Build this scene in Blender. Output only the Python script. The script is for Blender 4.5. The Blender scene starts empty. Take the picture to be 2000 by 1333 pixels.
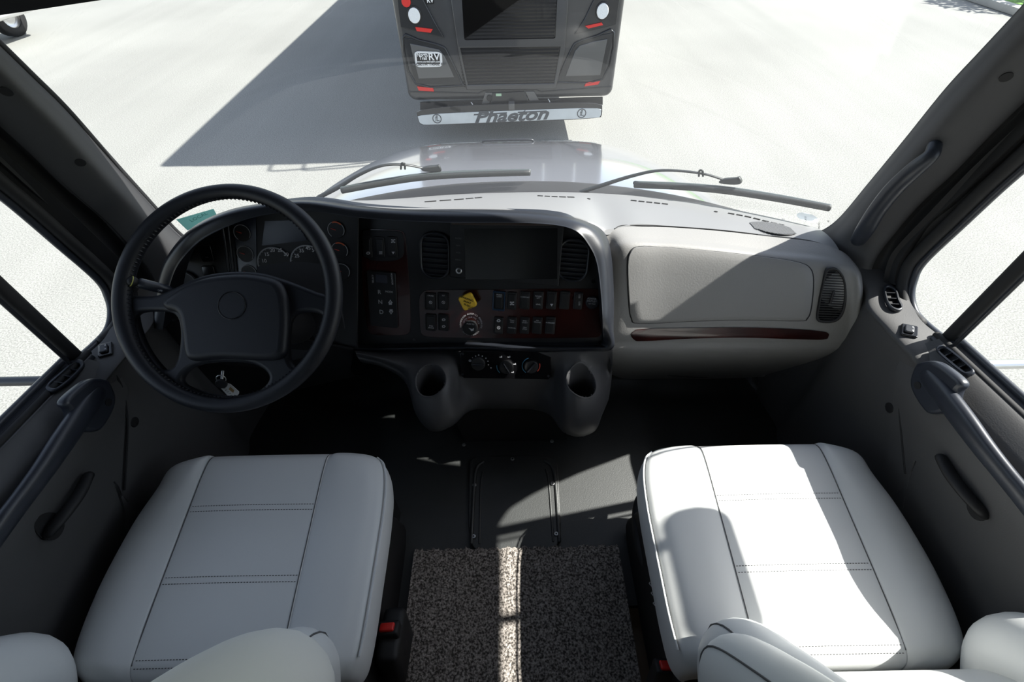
import bpy, bmesh, math, random
from mathutils import Vector, Matrix
from mathutils.bvhtree import BVHTree
random.seed(7)
C = bpy.context.scene.collection
scene = bpy.context.scene
R = math.radians

# ------------------------------------------------------------------ camera, sky, sun, exposure
TH, RHO, FPX, EYE = R(47), R(1.2), 900.0, Vector((0, 0, 1.55))
FW = Vector((0, math.cos(TH), -math.sin(TH)))
_R0, _U0 = Vector((1, 0, 0)), Vector((0, math.sin(TH), math.cos(TH)))
RT = _R0*math.cos(RHO) - _U0*math.sin(RHO)
UP = _U0*math.cos(RHO) + _R0*math.sin(RHO)
cd = bpy.data.cameras.new('camera'); cam = bpy.data.objects.new('camera', cd); C.objects.link(cam)
cd.sensor_width = 36; cd.lens = FPX*36/2000; cd.clip_start = 0.02; cd.clip_end = 300
cam.matrix_world = Matrix(((RT.x, UP.x, -FW.x, EYE.x), (RT.y, UP.y, -FW.y, EYE.y), (RT.z, UP.z, -FW.z, EYE.z), (0, 0, 0, 1)))
scene.camera = cam
scene.view_settings.view_transform = 'Standard'; scene.view_settings.look = 'None'
scene.view_settings.gamma = 1; scene.view_settings.use_curve_mapping = False
scene.view_settings.exposure = 0.3
scene.cycles.max_bounces = 10; scene.cycles.transparent_max_bounces = 16
SUNDIR = Vector((.86, .145, 1.0)).normalized()
world = bpy.data.worlds.new('sky'); scene.world = world; world.use_nodes = True
nt = world.node_tree; nt.nodes.clear()
sky = nt.nodes.new('ShaderNodeTexSky'); sky.sky_type = 'NISHITA'; sky.sun_disc = False
sky.sun_elevation = math.asin(SUNDIR.z); sky.sun_rotation = math.atan2(SUNDIR.x, SUNDIR.y)
bgn = nt.nodes.new('ShaderNodeBackground'); bgn.inputs['Strength'].default_value = 0.26
wo = nt.nodes.new('ShaderNodeOutputWorld')
hz_ = nt.nodes.new('ShaderNodeHueSaturation'); hz_.inputs['Saturation'].default_value = .6      # hazy, half clouded sky
nt.links.new(sky.outputs[0], hz_.inputs['Color']); nt.links.new(hz_.outputs[0], bgn.inputs[0]); nt.links.new(bgn.outputs[0], wo.inputs[0])
sd = bpy.data.lights.new('sun', 'SUN'); sd.energy = 12.0; sd.angle = R(.6); sd.color = (1, .965, .91)
sun = bpy.data.objects.new('sun', sd); C.objects.link(sun); sun.location = (5, 2, 8)
sun.rotation_euler = SUNDIR.to_track_quat('Z', 'Y').to_euler()
GZ = -1.15                                           # the parking lot, below the cab floor at z = 0

# ------------------------------------------------------------------ helpers
def W(px, py, x=None, y=None, z=None):
    d = FW + RT*((px-1000)/FPX) + UP*((666.5-py)/FPX)
    t = (x-EYE.x)/d.x if x is not None else ((y-EYE.y)/d.y if y is not None else (z-EYE.z)/d.z)
    return EYE + d*t
def ray(px, py): return (FW + RT*((px-1000)/FPX) + UP*((666.5-py)/FPX)).normalized()
class Frame:
    def __init__(s, o, u, v):
        s.o = Vector(o); s.u = Vector(u).normalized(); s.n = s.u.cross(Vector(v)).normalized(); s.v = s.n.cross(s.u)
    def px(s, px, py):
        d = ray(px, py); t = (s.o-EYE).dot(s.n)/d.dot(s.n); q = EYE + d*t - s.o
        return (q.dot(s.u), q.dot(s.v))
    def pt(s, a, b, h=0): return s.o + s.u*a + s.v*b + s.n*h
    def off(s, h): return Frame(s.o + s.n*h, s.u, s.v)
    def at(s, px, py, h=0):
        a, b = s.px(px, py); return s.pt(a, b, h)
def root_of(p):
    while p.parent: p = p.parent
    return p
def link(name, me, mat, parent):
    o = bpy.data.objects.new(name, me); C.objects.link(o)
    if mat:
        me.materials.clear(); me.materials.append(mat)
    if parent:
        o.parent = parent; me.transform(Matrix.Translation(-root_of(parent).location))
    else:
        vs = [v.co for v in me.vertices]
        if vs:
            c = Vector(((min(v.x for v in vs)+max(v.x for v in vs))/2, (min(v.y for v in vs)+max(v.y for v in vs))/2, min(v.z for v in vs)))
            me.transform(Matrix.Translation(-c)); o.location = c
    return o
def mesh(name, vs, fs, mat, parent=None, smooth=True, auto=None):
    me = bpy.data.meshes.new(name); me.from_pydata([tuple(v) for v in vs], [], fs); me.validate()
    bm = bmesh.new(); bm.from_mesh(me); bmesh.ops.recalc_face_normals(bm, faces=bm.faces); bm.to_mesh(me); bm.free()
    if smooth:
        me.polygons.foreach_set('use_smooth', [True]*len(me.polygons))
        if auto: me.set_sharp_from_angle(angle=R(auto))
    return link(name, me, mat, parent)
def thing(name, label, cat, loc=(0, 0, 0), group=None, kind=None):
    o = bpy.data.objects.new(name, None); C.objects.link(o); o.location = loc; o.empty_display_size = .05
    return tag(o, label, cat, group, kind)
def tag(o, label=None, cat=None, group=None, kind=None):
    if label: o['label'] = label
    if cat: o['category'] = cat
    if group: o['group'] = group
    if kind: o['kind'] = kind
    return o
def cr(p0, p1, p2, p3, t):
    return 0.5*((2*p1) + (p2-p0)*t + (2*p0-5*p1+4*p2-p3)*t*t + (3*p1-p0-3*p2+p3)*t**3)
def spline(P, n, closed=False):
    P = [Vector(p) for p in P]; m = len(P); out = []
    segs = m if closed else m-1
    for i in range(n if closed else n):
        s = i*segs/(n if closed else (n-1)); k = min(int(s), segs-1); t = s-k
        if closed: a, b, c_, d = P[(k-1) % m], P[k % m], P[(k+1) % m], P[(k+2) % m]
        else:
            b, c_ = P[k], P[k+1]; a = P[k-1] if k > 0 else b*2-c_; d = P[k+2] if k+2 < m else c_*2-b
        out.append(cr(a, b, c_, d, t))
    return out
def smooth2(P, k=6, closed=True):
    return [(v.x, v.y) for v in spline([Vector((a, b, 0)) for a, b in P], len(P)*k, closed)]
def chaikin(P, n=3, r=.25):
    P = [Vector((a, b)) for a, b in P]
    for _ in range(n):
        Q = []
        for i in range(len(P)):
            a, b = P[i], P[(i+1) % len(P)]
            Q += [a*(1-r)+b*r, a*r+b*(1-r)]
        P = Q
    return [(p.x, p.y) for p in P]
def grid(name, G, mat, parent=None, thick=0, flip=False, close_u=False, auto=None):
    nv, nu = len(G), len(G[0]); vs = [p for r_ in G for p in r_]; fs = []
    for i in range(nv-1):
        for j in range(nu if close_u else nu-1):
            a, b = i*nu+j, i*nu+(j+1) % nu
            fs.append((a, b, b+nu, a+nu) if not flip else (a, a+nu, b+nu, b))
    if thick:
        # solid shell along vertex normals
        me = bpy.data.meshes.new('t'); me.from_pydata([tuple(v) for v in vs], [], fs); me.update()
        ns = [v.normal.copy() for v in me.vertices]; N = len(vs); bpy.data.meshes.remove(me)
        vs = list(vs) + [Vector(vs[k]) - ns[k]*thick for k in range(N)]
        fs2 = [tuple(reversed([k+N for k in f])) for f in fs]
        cnt = {}
        for f in fs:
            for k in range(4):
                e = (f[k], f[(k+1) % 4]); cnt[frozenset(e)] = cnt.get(frozenset(e), []) + [e]
        rim = [(e[0][1], e[0][0], e[0][0]+N, e[0][1]+N) for e in cnt.values() if len(e) == 1]
        fs = fs + fs2 + rim
        return mesh(name, vs, fs, mat, parent, True, auto or 50)
    return mesh(name, vs, fs, mat, parent, True, auto)
def loftG(rows, nu, nv):
    rr = [spline(r_, nu) for r_ in rows]
    cols = [spline([r_[j] for r_ in rr], nv) for j in range(nu)]
    return [[cols[j][i] for j in range(nu)] for i in range(nv)]
def loft(name, rows, nu, nv, mat, parent=None, thick=0, flip=False, auto=None):
    return grid(name, loftG(rows, nu, nv), mat, parent, thick, flip, auto=auto)
def bvh_of(o):
    M = Matrix.Translation(root_of(o).location)
    return BVHTree.FromPolygons([M @ v.co for v in o.data.vertices], [tuple(p.vertices) for p in o.data.polygons])
def hit(b, px, py, off=0.0):
    p, n, _, _ = b.ray_cast(EYE, ray(px, py))
    if p is None: return None, None
    if n.dot(ray(px, py)) > 0: n = -n
    return p + n*off, n
def frame_hit(b, px, py, off=0.0, u=Vector((1, 0, 0))):
    p, n = hit(b, px, py, off)
    v = n.cross(u); return Frame(p, v.cross(n), v)
def plate(name, loops, fr, thick, mat, parent=None, h=0, bevel=0.0, res=2, smooth=True):
    """filled outline(s) (inner loops are holes) on a frame, with depth and a rounded edge"""
    cu = bpy.data.curves.new('c', 'CURVE'); cu.dimensions = '2D'; cu.fill_mode = 'BOTH'
    bevel = min(bevel, thick*.49)
    cu.extrude = max(thick/2-bevel, 0); cu.bevel_depth = bevel; cu.bevel_resolution = res; cu.offset = -bevel
    for L in loops:
        L = [q for k, q in enumerate(L) if math.dist(q, L[k-1]) > max(1e-5, bevel*.12)]
        sp = cu.splines.new('POLY'); sp.points.add(len(L)-1); sp.use_cyclic_u = True
        for k, (a, b) in enumerate(L): sp.points[k].co = (a, b, 0, 1)
    return from_curve(name, cu, fr, mat, parent, h+thick/2, smooth)
def from_curve(name, cu, fr, mat, parent, h, smooth=True, M2=None):
    t = bpy.data.objects.new('t', cu); me = bpy.data.meshes.new_from_object(t)
    bpy.data.objects.remove(t); bpy.data.curves.remove(cu); me.name = name
    M = Matrix(((fr.u.x, fr.v.x, fr.n.x, 0), (fr.u.y, fr.v.y, fr.n.y, 0), (fr.u.z, fr.v.z, fr.n.z, 0), (0, 0, 0, 1)))
    M = Matrix.Translation(fr.o + fr.n*h) @ M
    if M2: M = M @ M2
    me.transform(M)
    if smooth:
        me.polygons.foreach_set('use_smooth', [True]*len(me.polygons)); me.set_sharp_from_angle(angle=R(35))
    return link(name, me, mat, parent)
def text(name, s, fr, px, py, hpx, mat, parent=None, rot=0, h=.0006, shear=0, sx=1, align='CENTER', thick=.0002, space=1.0, bold=0):
    cu = bpy.data.curves.new('t', 'FONT'); cu.body = s; cu.align_x = align; cu.align_y = 'CENTER'
    a0 = fr.px(px, py); a1 = fr.px(px+10, py); k = math.dist(a0, a1)/10
    cu.size = hpx*k*1.4; cu.extrude = thick; cu.shear = shear; cu.resolution_u = 3; cu.space_character = space; cu.offset = cu.size*bold
    M2 = Matrix.Translation((a0[0], a0[1], 0)) @ Matrix.Rotation(R(rot), 4, 'Z') @ Matrix.Diagonal((sx, 1, 1, 1))
    return from_curve(name, cu, fr, mat, parent, h, False, M2)
def rrect(cx, cy, w, h, r, n=5):
    out = []
    for k, (sx, sy) in enumerate(((1, 1), (-1, 1), (-1, -1), (1, -1))):
        for i in range(n+1):
            a = R(90*k + 90*i/n); out.append((cx+sx*(w/2-r)+r*math.cos(a), cy+sy*(h/2-r)+r*math.sin(a)))
    return out
def circ(cx, cy, r, n=32, ry=None):
    return [(cx+r*math.cos(2*math.pi*i/n), cy+(ry or r)*math.sin(2*math.pi*i/n)) for i in range(n)]
def arcband(cx, cy, r0, r1, a0, a1, n=24):
    A = [R(a0+(a1-a0)*i/n) for i in range(n+1)]
    return [(cx+r1*math.cos(a), cy+r1*math.sin(a)) for a in A] + [(cx+r0*math.cos(a), cy+r0*math.sin(a)) for a in reversed(A)]
def pxl(fr, P): return [fr.px(*p) for p in P]
def box(name, c, s, mat, parent=None, bevel=.004, rot=None, seg=2):
    bm = bmesh.new(); bmesh.ops.create_cube(bm, size=1)
    for v in bm.verts: v.co = Vector((v.co.x*s[0], v.co.y*s[1], v.co.z*s[2]))
    if bevel: bmesh.ops.bevel(bm, geom=bm.edges[:], offset=bevel, segments=seg, affect='EDGES', profile=.5)
    M = Matrix.Translation(Vector(c)) @ (rot.to_4x4() if rot else Matrix())
    bmesh.ops.transform(bm, matrix=M, verts=bm.verts)
    me = bpy.data.meshes.new(name); bm.to_mesh(me); bm.free()
    me.polygons.foreach_set('use_smooth', [True]*len(me.polygons)); me.set_sharp_from_angle(angle=R(40))
    return link(name, me, mat, parent)
def tubeG(P, rad, n=16, k=8, closed=False, flat=None, updir=None):
    """sections along a spline; rad = number or list; flat = ratio of the second axis"""
    m = len(P); N = m*k if closed else (m-1)*k+1
    pts = spline(P, N, closed)
    if isinstance(rad, (int, float)): rs = [rad]*N
    else: rs = [v.x for v in spline([Vector((r_, 0, 0)) for r_ in rad], N, closed)]
    out = []; prev = None
    for i in range(N):
        a = pts[(i-1) % N] if (closed or i > 0) else pts[0]; b = pts[(i+1) % N] if (closed or i < N-1) else pts[-1]
        t = (b-a).normalized()
        if updir is not None: s = t.cross(updir).normalized()
        elif prev is None: s = t.cross(Vector((0, 0, 1)) if abs(t.z) < .9 else Vector((1, 0, 0))).normalized()
        else: s = (prev - t*prev.dot(t)).normalized()
        prev = s; w = s.cross(t)
        f = flat if flat else 1
        out.append([pts[i] + s*rs[i]*math.cos(2*math.pi*j/n) + w*rs[i]*f*math.sin(2*math.pi*j/n) for j in range(n)])
    return out
def tube(name, P, rad, mat, parent=None, n=14, k=8, closed=False, flat=None, updir=None, cap=True):
    G = tubeG(P, rad, n, k, closed, flat, updir); vs = [p for r_ in G for p in r_]; fs = []; N = len(G)
    for i in range(N if closed else N-1):
        for j in range(n): fs.append((i*n+j, i*n+(j+1) % n, ((i+1) % N)*n+(j+1) % n, ((i+1) % N)*n+j))
    if not closed and cap:
        for e, sgn in ((0, 1), (N-1, -1)):
            c = sum(G[e], Vector())/n; dirn = (c - sum(G[1 if e == 0 else N-2], Vector())/n).normalized()
            r0 = (G[e][0]-c).length; base = e*n; last = list(range(base, base+n))
            for q in (1, 2, 3):
                a = q*math.pi/6
                if q < 3:
                    new = []
                    for j in range(n): vs.append(c + (G[e][j]-c)*math.cos(a) + dirn*r0*.8*math.sin(a)); new.append(len(vs)-1)
                    for j in range(n): fs.append((last[j], last[(j+1) % n], new[(j+1) % n], new[j]))
                    last = new
                else:
                    vs.append(c + dirn*r0*.8); t = len(vs)-1
                    for j in range(n): fs.append((last[j], last[(j+1) % n], t))
    return mesh(name, vs, fs, mat, parent)
def multi(name, parts, mat, parent=None, smooth=True):
    """several boxes (corner lists of 8 points) in one mesh: a surface pattern"""
    vs, fs = [], []
    for P in parts:
        b = len(vs); vs += P
        fs += [tuple(b+k for k in f) for f in ((0, 1, 2, 3), (7, 6, 5, 4), (0, 4, 5, 1), (1, 5, 6, 2), (2, 6, 7, 3), (3, 7, 4, 0))]
    return mesh(name, vs, fs, mat, parent, smooth, 30)
def bar8(fr, a0, b0, a1, b1, h0, h1):
    return [fr.pt(a0, b0, h0), fr.pt(a1, b0, h0), fr.pt(a1, b1, h0), fr.pt(a0, b1, h0), fr.pt(a0, b0, h1), fr.pt(a1, b0, h1), fr.pt(a1, b1, h1), fr.pt(a0, b1, h1)]
def mirx(P): return [Vector((-p[0], p[1], p[2])) for p in P]

def lathe_vf(prof, c, n=32, axis='x'):
    vs, fs = [], []
    for (r_, h) in prof:
        for j in range(n):
            a = 2*math.pi*j/n
            vs.append(Vector((c[0]+h, c[1]+r_*math.cos(a), c[2]+r_*math.sin(a))) if axis == 'x' else Vector((c[0]+r_*math.cos(a), c[1]+r_*math.sin(a), c[2]+h)))
    for i in range(len(prof)-1):
        for j in range(n): fs.append((i*n+j, i*n+(j+1) % n, (i+1)*n+(j+1) % n, (i+1)*n+j))
    return vs, fs

# ------------------------------------------------------------------ materials
def mat(name, col, rough=.5, metal=0, bump=0, bscale=300, spec=.5, coat=0, var=0, vscale=8, bump_dist=.001, voronoi=False, emis=None):
    m = bpy.data.materials.new(name); m.use_nodes = True; n = m.node_tree.nodes; l = m.node_tree.links
    b = n['Principled BSDF']; b.inputs['Base Color'].default_value = (*col, 1); b.inputs['Roughness'].default_value = rough
    b.inputs['Metallic'].default_value = metal; b.inputs['Specular IOR Level'].default_value = spec
    b.inputs['Coat Weight'].default_value = coat; b.inputs['Coat Roughness'].default_value = .06
    if emis: b.inputs['Emission Color'].default_value = (*emis[:3], 1); b.inputs['Emission Strength'].default_value = emis[3]
    tc = n.new('ShaderNodeTexCoord')
    if bump:
        t = n.new('ShaderNodeTexVoronoi' if voronoi else 'ShaderNodeTexNoise'); t.inputs['Scale'].default_value = bscale
        if not voronoi: t.inputs['Detail'].default_value = 4
        bp = n.new('ShaderNodeBump'); bp.inputs['Strength'].default_value = bump; bp.inputs['Distance'].default_value = bump_dist
        l.new(tc.outputs['Object'], t.inputs['Vector']); l.new(t.outputs[0], bp.inputs['Height']); l.new(bp.outputs[0], b.inputs['Normal'])
    if var:
        t2 = n.new('ShaderNodeTexNoise'); t2.inputs['Scale'].default_value = vscale; t2.inputs['Detail'].default_value = 6
        mr = n.new('ShaderNodeMapRange'); mr.inputs[1].default_value = .3; mr.inputs[2].default_value = .7
        mr.inputs[3].default_value = 1-var; mr.inputs[4].default_value = 1+var
        mx = n.new('ShaderNodeVectorMath'); mx.operation = 'SCALE'; mx.inputs[0].default_value = col
        l.new(tc.outputs['Object'], t2.inputs['Vector']); l.new(t2.outputs[0], mr.inputs[0]); l.new(mr.outputs[0], mx.inputs['Scale']); l.new(mx.outputs[0], b.inputs['Base Color'])
    return m
M_grey = mat('light_grey_grained_plastic', (.215, .212, .207), .55, bump=.5, bscale=260, bump_dist=.0008, spec=.4)
M_top = mat('light_grey_dash_top', (.175, .177, .182), .5, bump=.25, bscale=600, bump_dist=.0005, spec=.45)
M_grey2 = mat('grey_console_plastic', (.055, .055, .058), .5, bump=.2, bscale=500, bump_dist=.0005)
M_pillar = mat('grey_pillar_trim', (.055, .055, .058), .6, bump=.25, bscale=700, bump_dist=.0005)
M_bezel = mat('charcoal_soft_plastic', (.014, .016, .021), .36, bump=.15, bscale=700, bump_dist=.0004)
M_face = mat('black_panel_plastic', (.007, .007, .008), .5, bump=.15, bscale=800, bump_dist=.0004)
M_black = mat('matte_black_plastic', (.008, .008, .009), .6, bump=.2, bscale=500, bump_dist=.0005)
M_gloss = mat('glossy_black_plastic', (.006, .006, .007), .15, spec=.5)
M_rubber = mat('black_rubber', (.007, .007, .008), .7)
M_wheel = mat('navy_black_leather', (.011, .012, .016), .48, spec=.35, bump=.25, bscale=420, bump_dist=.0005)
M_door = mat('grey_door_vinyl', (.070, .069, .070), .6, bump=.35, bscale=420, bump_dist=.0006)
M_navy = mat('dark_slate_plastic', (.024, .028, .038), .38, bump=.15, bscale=600, bump_dist=.0004)
M_wood = mat('dark_red_wood_veneer', (.028, .005, .004), .25, coat=.3, var=.5, vscale=14)
M_seat = mat('off_white_leather', (.70, .71, .70), .42, bump=.12, bscale=350, bump_dist=.0006, spec=.4)
M_stitch = mat('dark_stitching', (.10, .10, .10), .8)
M_vinyl = mat('black_vinyl_flooring', (.026, .028, .0275), .48, spec=.8, bump=.5, bscale=420, bump_dist=.0008, var=.15, vscale=9)
M_steel = mat('bright_metal', (.55, .55, .55), .3, metal=1)
M_red = mat('red_plastic', (.62, .02, .015), .4)
M_yellow = mat('yellow_knob_plastic', (.95, .60, .04), .45)
M_mark = mat('grey_printing', (.50, .50, .52), .6)
M_markdim = mat('dim_grey_printing', (.10, .10, .105), .6)
M_white = mat('white_printing', (.75, .75, .75), .6)
M_screen = mat('unlit_screen_glass', (.008, .0085, .009), .22, spec=.5)
M_blue = mat('blue_printing', (.05, .22, .38), .6)
M_redmark = mat('red_printing', (.6, .05, .03), .6)
M_orange = mat('orange_printing', (.45, .09, .03), .6)
M_navyglass = mat('navy_gauge_face', (.010, .013, .024), .25)
M_rv = mat('charcoal_metallic_paint', (.042, .043, .047), .35, metal=.35, coat=.6)
M_rvdark = mat('dark_graphite_paint', (.010, .0115, .015), .3, metal=.2, coat=.4)
M_rvpanel = mat('mid_grey_panel_paint', (.085, .085, .085), .4, coat=.3)
M_flap = mat('brushed_stainless_flap', (.50, .54, .58), .45, metal=.4, var=.08, vscale=5)
M_hood = mat('silver_grey_hood_paint', (.24, .25, .28), .12, metal=.5, coat=1.0)
M_whitepaint = mat('white_vehicle_paint', (.8, .8, .8), .3, coat=.5)
M_concrete = mat('concrete_kerb', (.42, .41, .38), .9, bump=.3, bscale=60, bump_dist=.004)

def glass_mat(name, tint=(1, 1, 1)):
    m = bpy.data.materials.new(name); m.use_nodes = True; n = m.node_tree.nodes; l = m.node_tree.links; n.clear()
    o = n.new('ShaderNodeOutputMaterial'); mx = n.new('ShaderNodeMixShader'); tr = n.new('ShaderNodeBsdfTransparent')
    tr.inputs[0].default_value = (*tint, 1); gl = n.new('ShaderNodeBsdfGlossy'); gl.inputs['Roughness'].default_value = .01
    lw = n.new('ShaderNodeLayerWeight'); lw.inputs['Blend'].default_value = .5          # pane of two surfaces: Schlick's curve
    pw = n.new('ShaderNodeMath'); pw.operation = 'POWER'; pw.inputs[1].default_value = 5; l.new(lw.outputs['Facing'], pw.inputs[0])
    fr = n.new('ShaderNodeMath'); fr.operation = 'MULTIPLY_ADD'; fr.inputs[1].default_value = .88; fr.inputs[2].default_value = .05; l.new(pw.outputs[0], fr.inputs[0])
    l.new(fr.outputs[0], mx.inputs[0]); l.new(tr.outputs[0], mx.inputs[1]); l.new(gl.outputs[0], mx.inputs[2]); l.new(mx.outputs[0], o.inputs[0])
    return m
M_glass = glass_mat('clear_window_glass', (.93, .95, .94))
M_ws = glass_mat('dusty_hazed_windshield_glass', (.93, .95, .94))  # some dust, plus a painted veil for the haze of the reflected dash
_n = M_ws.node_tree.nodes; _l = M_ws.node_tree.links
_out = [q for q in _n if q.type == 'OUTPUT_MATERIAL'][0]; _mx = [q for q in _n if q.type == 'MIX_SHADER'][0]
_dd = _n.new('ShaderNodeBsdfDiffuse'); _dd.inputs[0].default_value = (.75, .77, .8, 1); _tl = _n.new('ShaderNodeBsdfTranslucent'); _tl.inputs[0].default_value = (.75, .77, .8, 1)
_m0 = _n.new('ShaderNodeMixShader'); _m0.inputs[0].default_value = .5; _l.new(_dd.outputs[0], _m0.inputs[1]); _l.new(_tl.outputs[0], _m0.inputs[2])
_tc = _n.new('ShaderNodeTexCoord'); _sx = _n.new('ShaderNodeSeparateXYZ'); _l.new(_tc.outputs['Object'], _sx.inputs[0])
_mr = _n.new('ShaderNodeMapRange'); _mr.inputs[1].default_value = .02; _mr.inputs[2].default_value = .50; _mr.inputs[3].default_value = .048; _mr.inputs[4].default_value = .005; _l.new(_sx.outputs['Z'], _mr.inputs[0])  # veil painted thicker towards the bottom, where the lit dash reflects
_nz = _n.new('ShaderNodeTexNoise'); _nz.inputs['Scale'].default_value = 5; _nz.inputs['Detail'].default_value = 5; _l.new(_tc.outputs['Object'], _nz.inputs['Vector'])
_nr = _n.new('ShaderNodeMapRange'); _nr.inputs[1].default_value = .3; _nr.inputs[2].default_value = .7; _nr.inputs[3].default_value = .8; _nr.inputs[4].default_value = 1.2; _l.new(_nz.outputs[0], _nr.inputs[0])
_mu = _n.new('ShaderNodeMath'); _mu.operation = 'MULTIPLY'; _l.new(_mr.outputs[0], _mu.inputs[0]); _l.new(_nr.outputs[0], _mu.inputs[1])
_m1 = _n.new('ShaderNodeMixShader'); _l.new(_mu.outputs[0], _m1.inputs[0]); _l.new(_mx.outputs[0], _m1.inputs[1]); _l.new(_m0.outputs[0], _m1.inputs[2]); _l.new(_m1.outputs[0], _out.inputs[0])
def paper(name, col):
    m = bpy.data.materials.new(name); m.use_nodes = True; n = m.node_tree.nodes; l = m.node_tree.links; n.clear()
    o = n.new('ShaderNodeOutputMaterial'); mx = n.new('ShaderNodeMixShader'); a = n.new('ShaderNodeBsdfDiffuse'); b = n.new('ShaderNodeBsdfTranslucent'); mx.inputs[0].default_value = .92
    a.inputs[0].default_value = (*col, 1); b.inputs[0].default_value = (*col, 1); l.new(a.outputs[0], mx.inputs[1]); l.new(b.outputs[0], mx.inputs[2]); l.new(mx.outputs[0], o.inputs[0]); return m
M_tag = paper('teal_paper', (.36, .56, .52))
def asphalt():
    m = bpy.data.materials.new('pale_sunbleached_asphalt'); m.use_nodes = True; n = m.node_tree.nodes; l = m.node_tree.links
    b = n['Principled BSDF']; b.inputs['Roughness'].default_value = .85; b.inputs['Specular IOR Level'].default_value = .3
    tc = n.new('ShaderNodeTexCoord')
    def noise(s, d=5):
        t = n.new('ShaderNodeTexNoise'); t.inputs['Scale'].default_value = s; t.inputs['Detail'].default_value = d
        l.new(tc.outputs['Object'], t.inputs['Vector']); return t.outputs[0]
    def mrange(v, a, b_, c_, d):
        r_ = n.new('ShaderNodeMapRange'); r_.inputs[1].default_value = a; r_.inputs[2].default_value = b_; r_.inputs[3].default_value = c_; r_.inputs[4].default_value = d
        l.new(v, r_.inputs[0]); return r_.outputs[0]
    def mul(a, b_):
        q = n.new('ShaderNodeMath'); q.operation = 'MULTIPLY'; l.new(a, q.inputs[0]); l.new(b_, q.inputs[1]); return q.outputs[0]
    big = mrange(noise(.35, 3), .35, .65, .94, 1.05)
    fine = mrange(noise(75, 4), .3, .7, .62, 1.28)
    # long roller streaks running down the lot
    mp = n.new('ShaderNodeMapping'); mp.inputs['Scale'].default_value = (2.2, .05, 1); mp.inputs['Rotation'].default_value = (0, 0, R(6))
    l.new(tc.outputs['Object'], mp.inputs[0]); t = n.new('ShaderNodeTexNoise'); t.inputs['Scale'].default_value = 1; t.inputs['Detail'].default_value = 3
    l.new(mp.outputs[0], t.inputs['Vector']); st = mrange(t.outputs[0], .35, .65, .965, 1.03)
    v = n.new('ShaderNodeTexVoronoi'); v.inputs['Scale'].default_value = 55; l.new(tc.outputs['Object'], v.inputs['Vector'])
    sp = mrange(v.outputs['Distance'], .05, .35, .9, 1.0)
    k = mul(mul(mul(big, fine), st), sp)
    s = n.new('ShaderNodeVectorMath'); s.operation = 'SCALE'; s.inputs[0].default_value = (.226, .228, .215); l.new(k, s.inputs['Scale'])
    l.new(s.outputs[0], b.inputs['Base Color'])
    bp = n.new('ShaderNodeBump'); bp.inputs['Strength'].default_value = .35; bp.inputs['Distance'].default_value = .006
    l.new(noise(110, 3), bp.inputs['Height']); l.new(bp.outputs[0], b.inputs['Normal'])
    return m
M_lot = asphalt()
def carpet_mat():
    m = bpy.data.materials.new('brown_grey_loop_carpet'); m.use_nodes = True; n = m.node_tree.nodes; l = m.node_tree.links
    b = n['Principled BSDF']; b.inputs['Roughness'].default_value = .95; b.inputs['Specular IOR Level'].default_value = .1
    tc = n.new('ShaderNodeTexCoord'); v = n.new('ShaderNodeTexNoise'); v.inputs['Scale'].default_value = 210; v.inputs['Detail'].default_value = 4
    l.new(tc.outputs['Object'], v.inputs['Vector'])
    r_ = n.new('ShaderNodeValToRGB'); r_.color_ramp.elements[0].position = .38; r_.color_ramp.elements[0].color = (.07, .062, .055, 1)
    r_.color_ramp.elements[1].position = .66; r_.color_ramp.elements[1].color = (.50, .45, .41, 1)
    l.new(v.outputs[0], r_.inputs[0]); l.new(r_.outputs[0], b.inputs['Base Color'])
    bp = n.new('ShaderNodeBump'); bp.inputs['Strength'].default_value = .9; bp.inputs['Distance'].default_value = .006
    l.new(v.outputs[0], bp.inputs['Height']); l.new(bp.outputs[0], b.inputs['Normal'])
    return m
M_carpet = carpet_mat()
M_grass = mat('green_lawn', (.10, .22, .03), .9, bump=.6, bscale=40, bump_dist=.02, var=.4, vscale=12)

# ================================================================== OUTSIDE
g = mesh('ground', [(-60, -25, GZ), (60, -25, GZ), (60, 90, GZ), (-60, 90, GZ)], [(0, 1, 2, 3)], M_lot, None, False); tag(g, kind='structure')
k_ = box('kerb', (11.32, 22, GZ+.075), (.26, 60, .15), M_concrete, None, .03)
tag(k_, 'pale concrete kerb along the far right edge of the parking lot', 'kerb')
gr = box('grass_verge', (17.5, 22, GZ+.06), (12.1, 60, .12), M_grass, None, 0)
tag(gr, 'green grass verge beyond the concrete kerb', 'grass', kind='stuff')
# tree on the verge that throws the leafy shade near the kerb
tr = thing('tree', 'leafy tree on the grass verge beyond the kerb', 'tree', (14.2, 13.6, GZ+.12))
tube('trunk', [(14.2, 13.6, GZ+.12), (14.25, 13.65, GZ+1.4), (14.2, 13.7, GZ+2.8)], [.14, .11, .07], mat('bark', (.12, .09, .06), .9), tr, 10, 4)
vs, fs = [], []
for _ in range(900):
    a = random.uniform(0, 6.283); q = random.random()**.6; c = Vector((14.2+1.35*q*math.cos(a), 13.7+1.1*q*math.sin(a), GZ+2.9+random.uniform(-.6, .7)*(1-q*.5)))
    d = Vector((random.uniform(-1, 1), random.uniform(-1, 1), random.uniform(-.5, .5))).normalized(); e = d.cross(Vector((0, 0, 1))).normalized()
    b = len(vs); vs += [c-d*.16, c+e*.045+Vector((0, 0, .012)), c+d*.16, c-e*.045+Vector((0, 0, .012)), c-Vector((0, 0, .006))]; fs += [(b, b+1, b+4), (b+1, b+2, b+4), (b+2, b+3, b+4), (b+3, b, b+4)]
mesh('foliage', vs, fs, mat('leaf_green', (.05, .13, .02), .6), tr, False)

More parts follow.
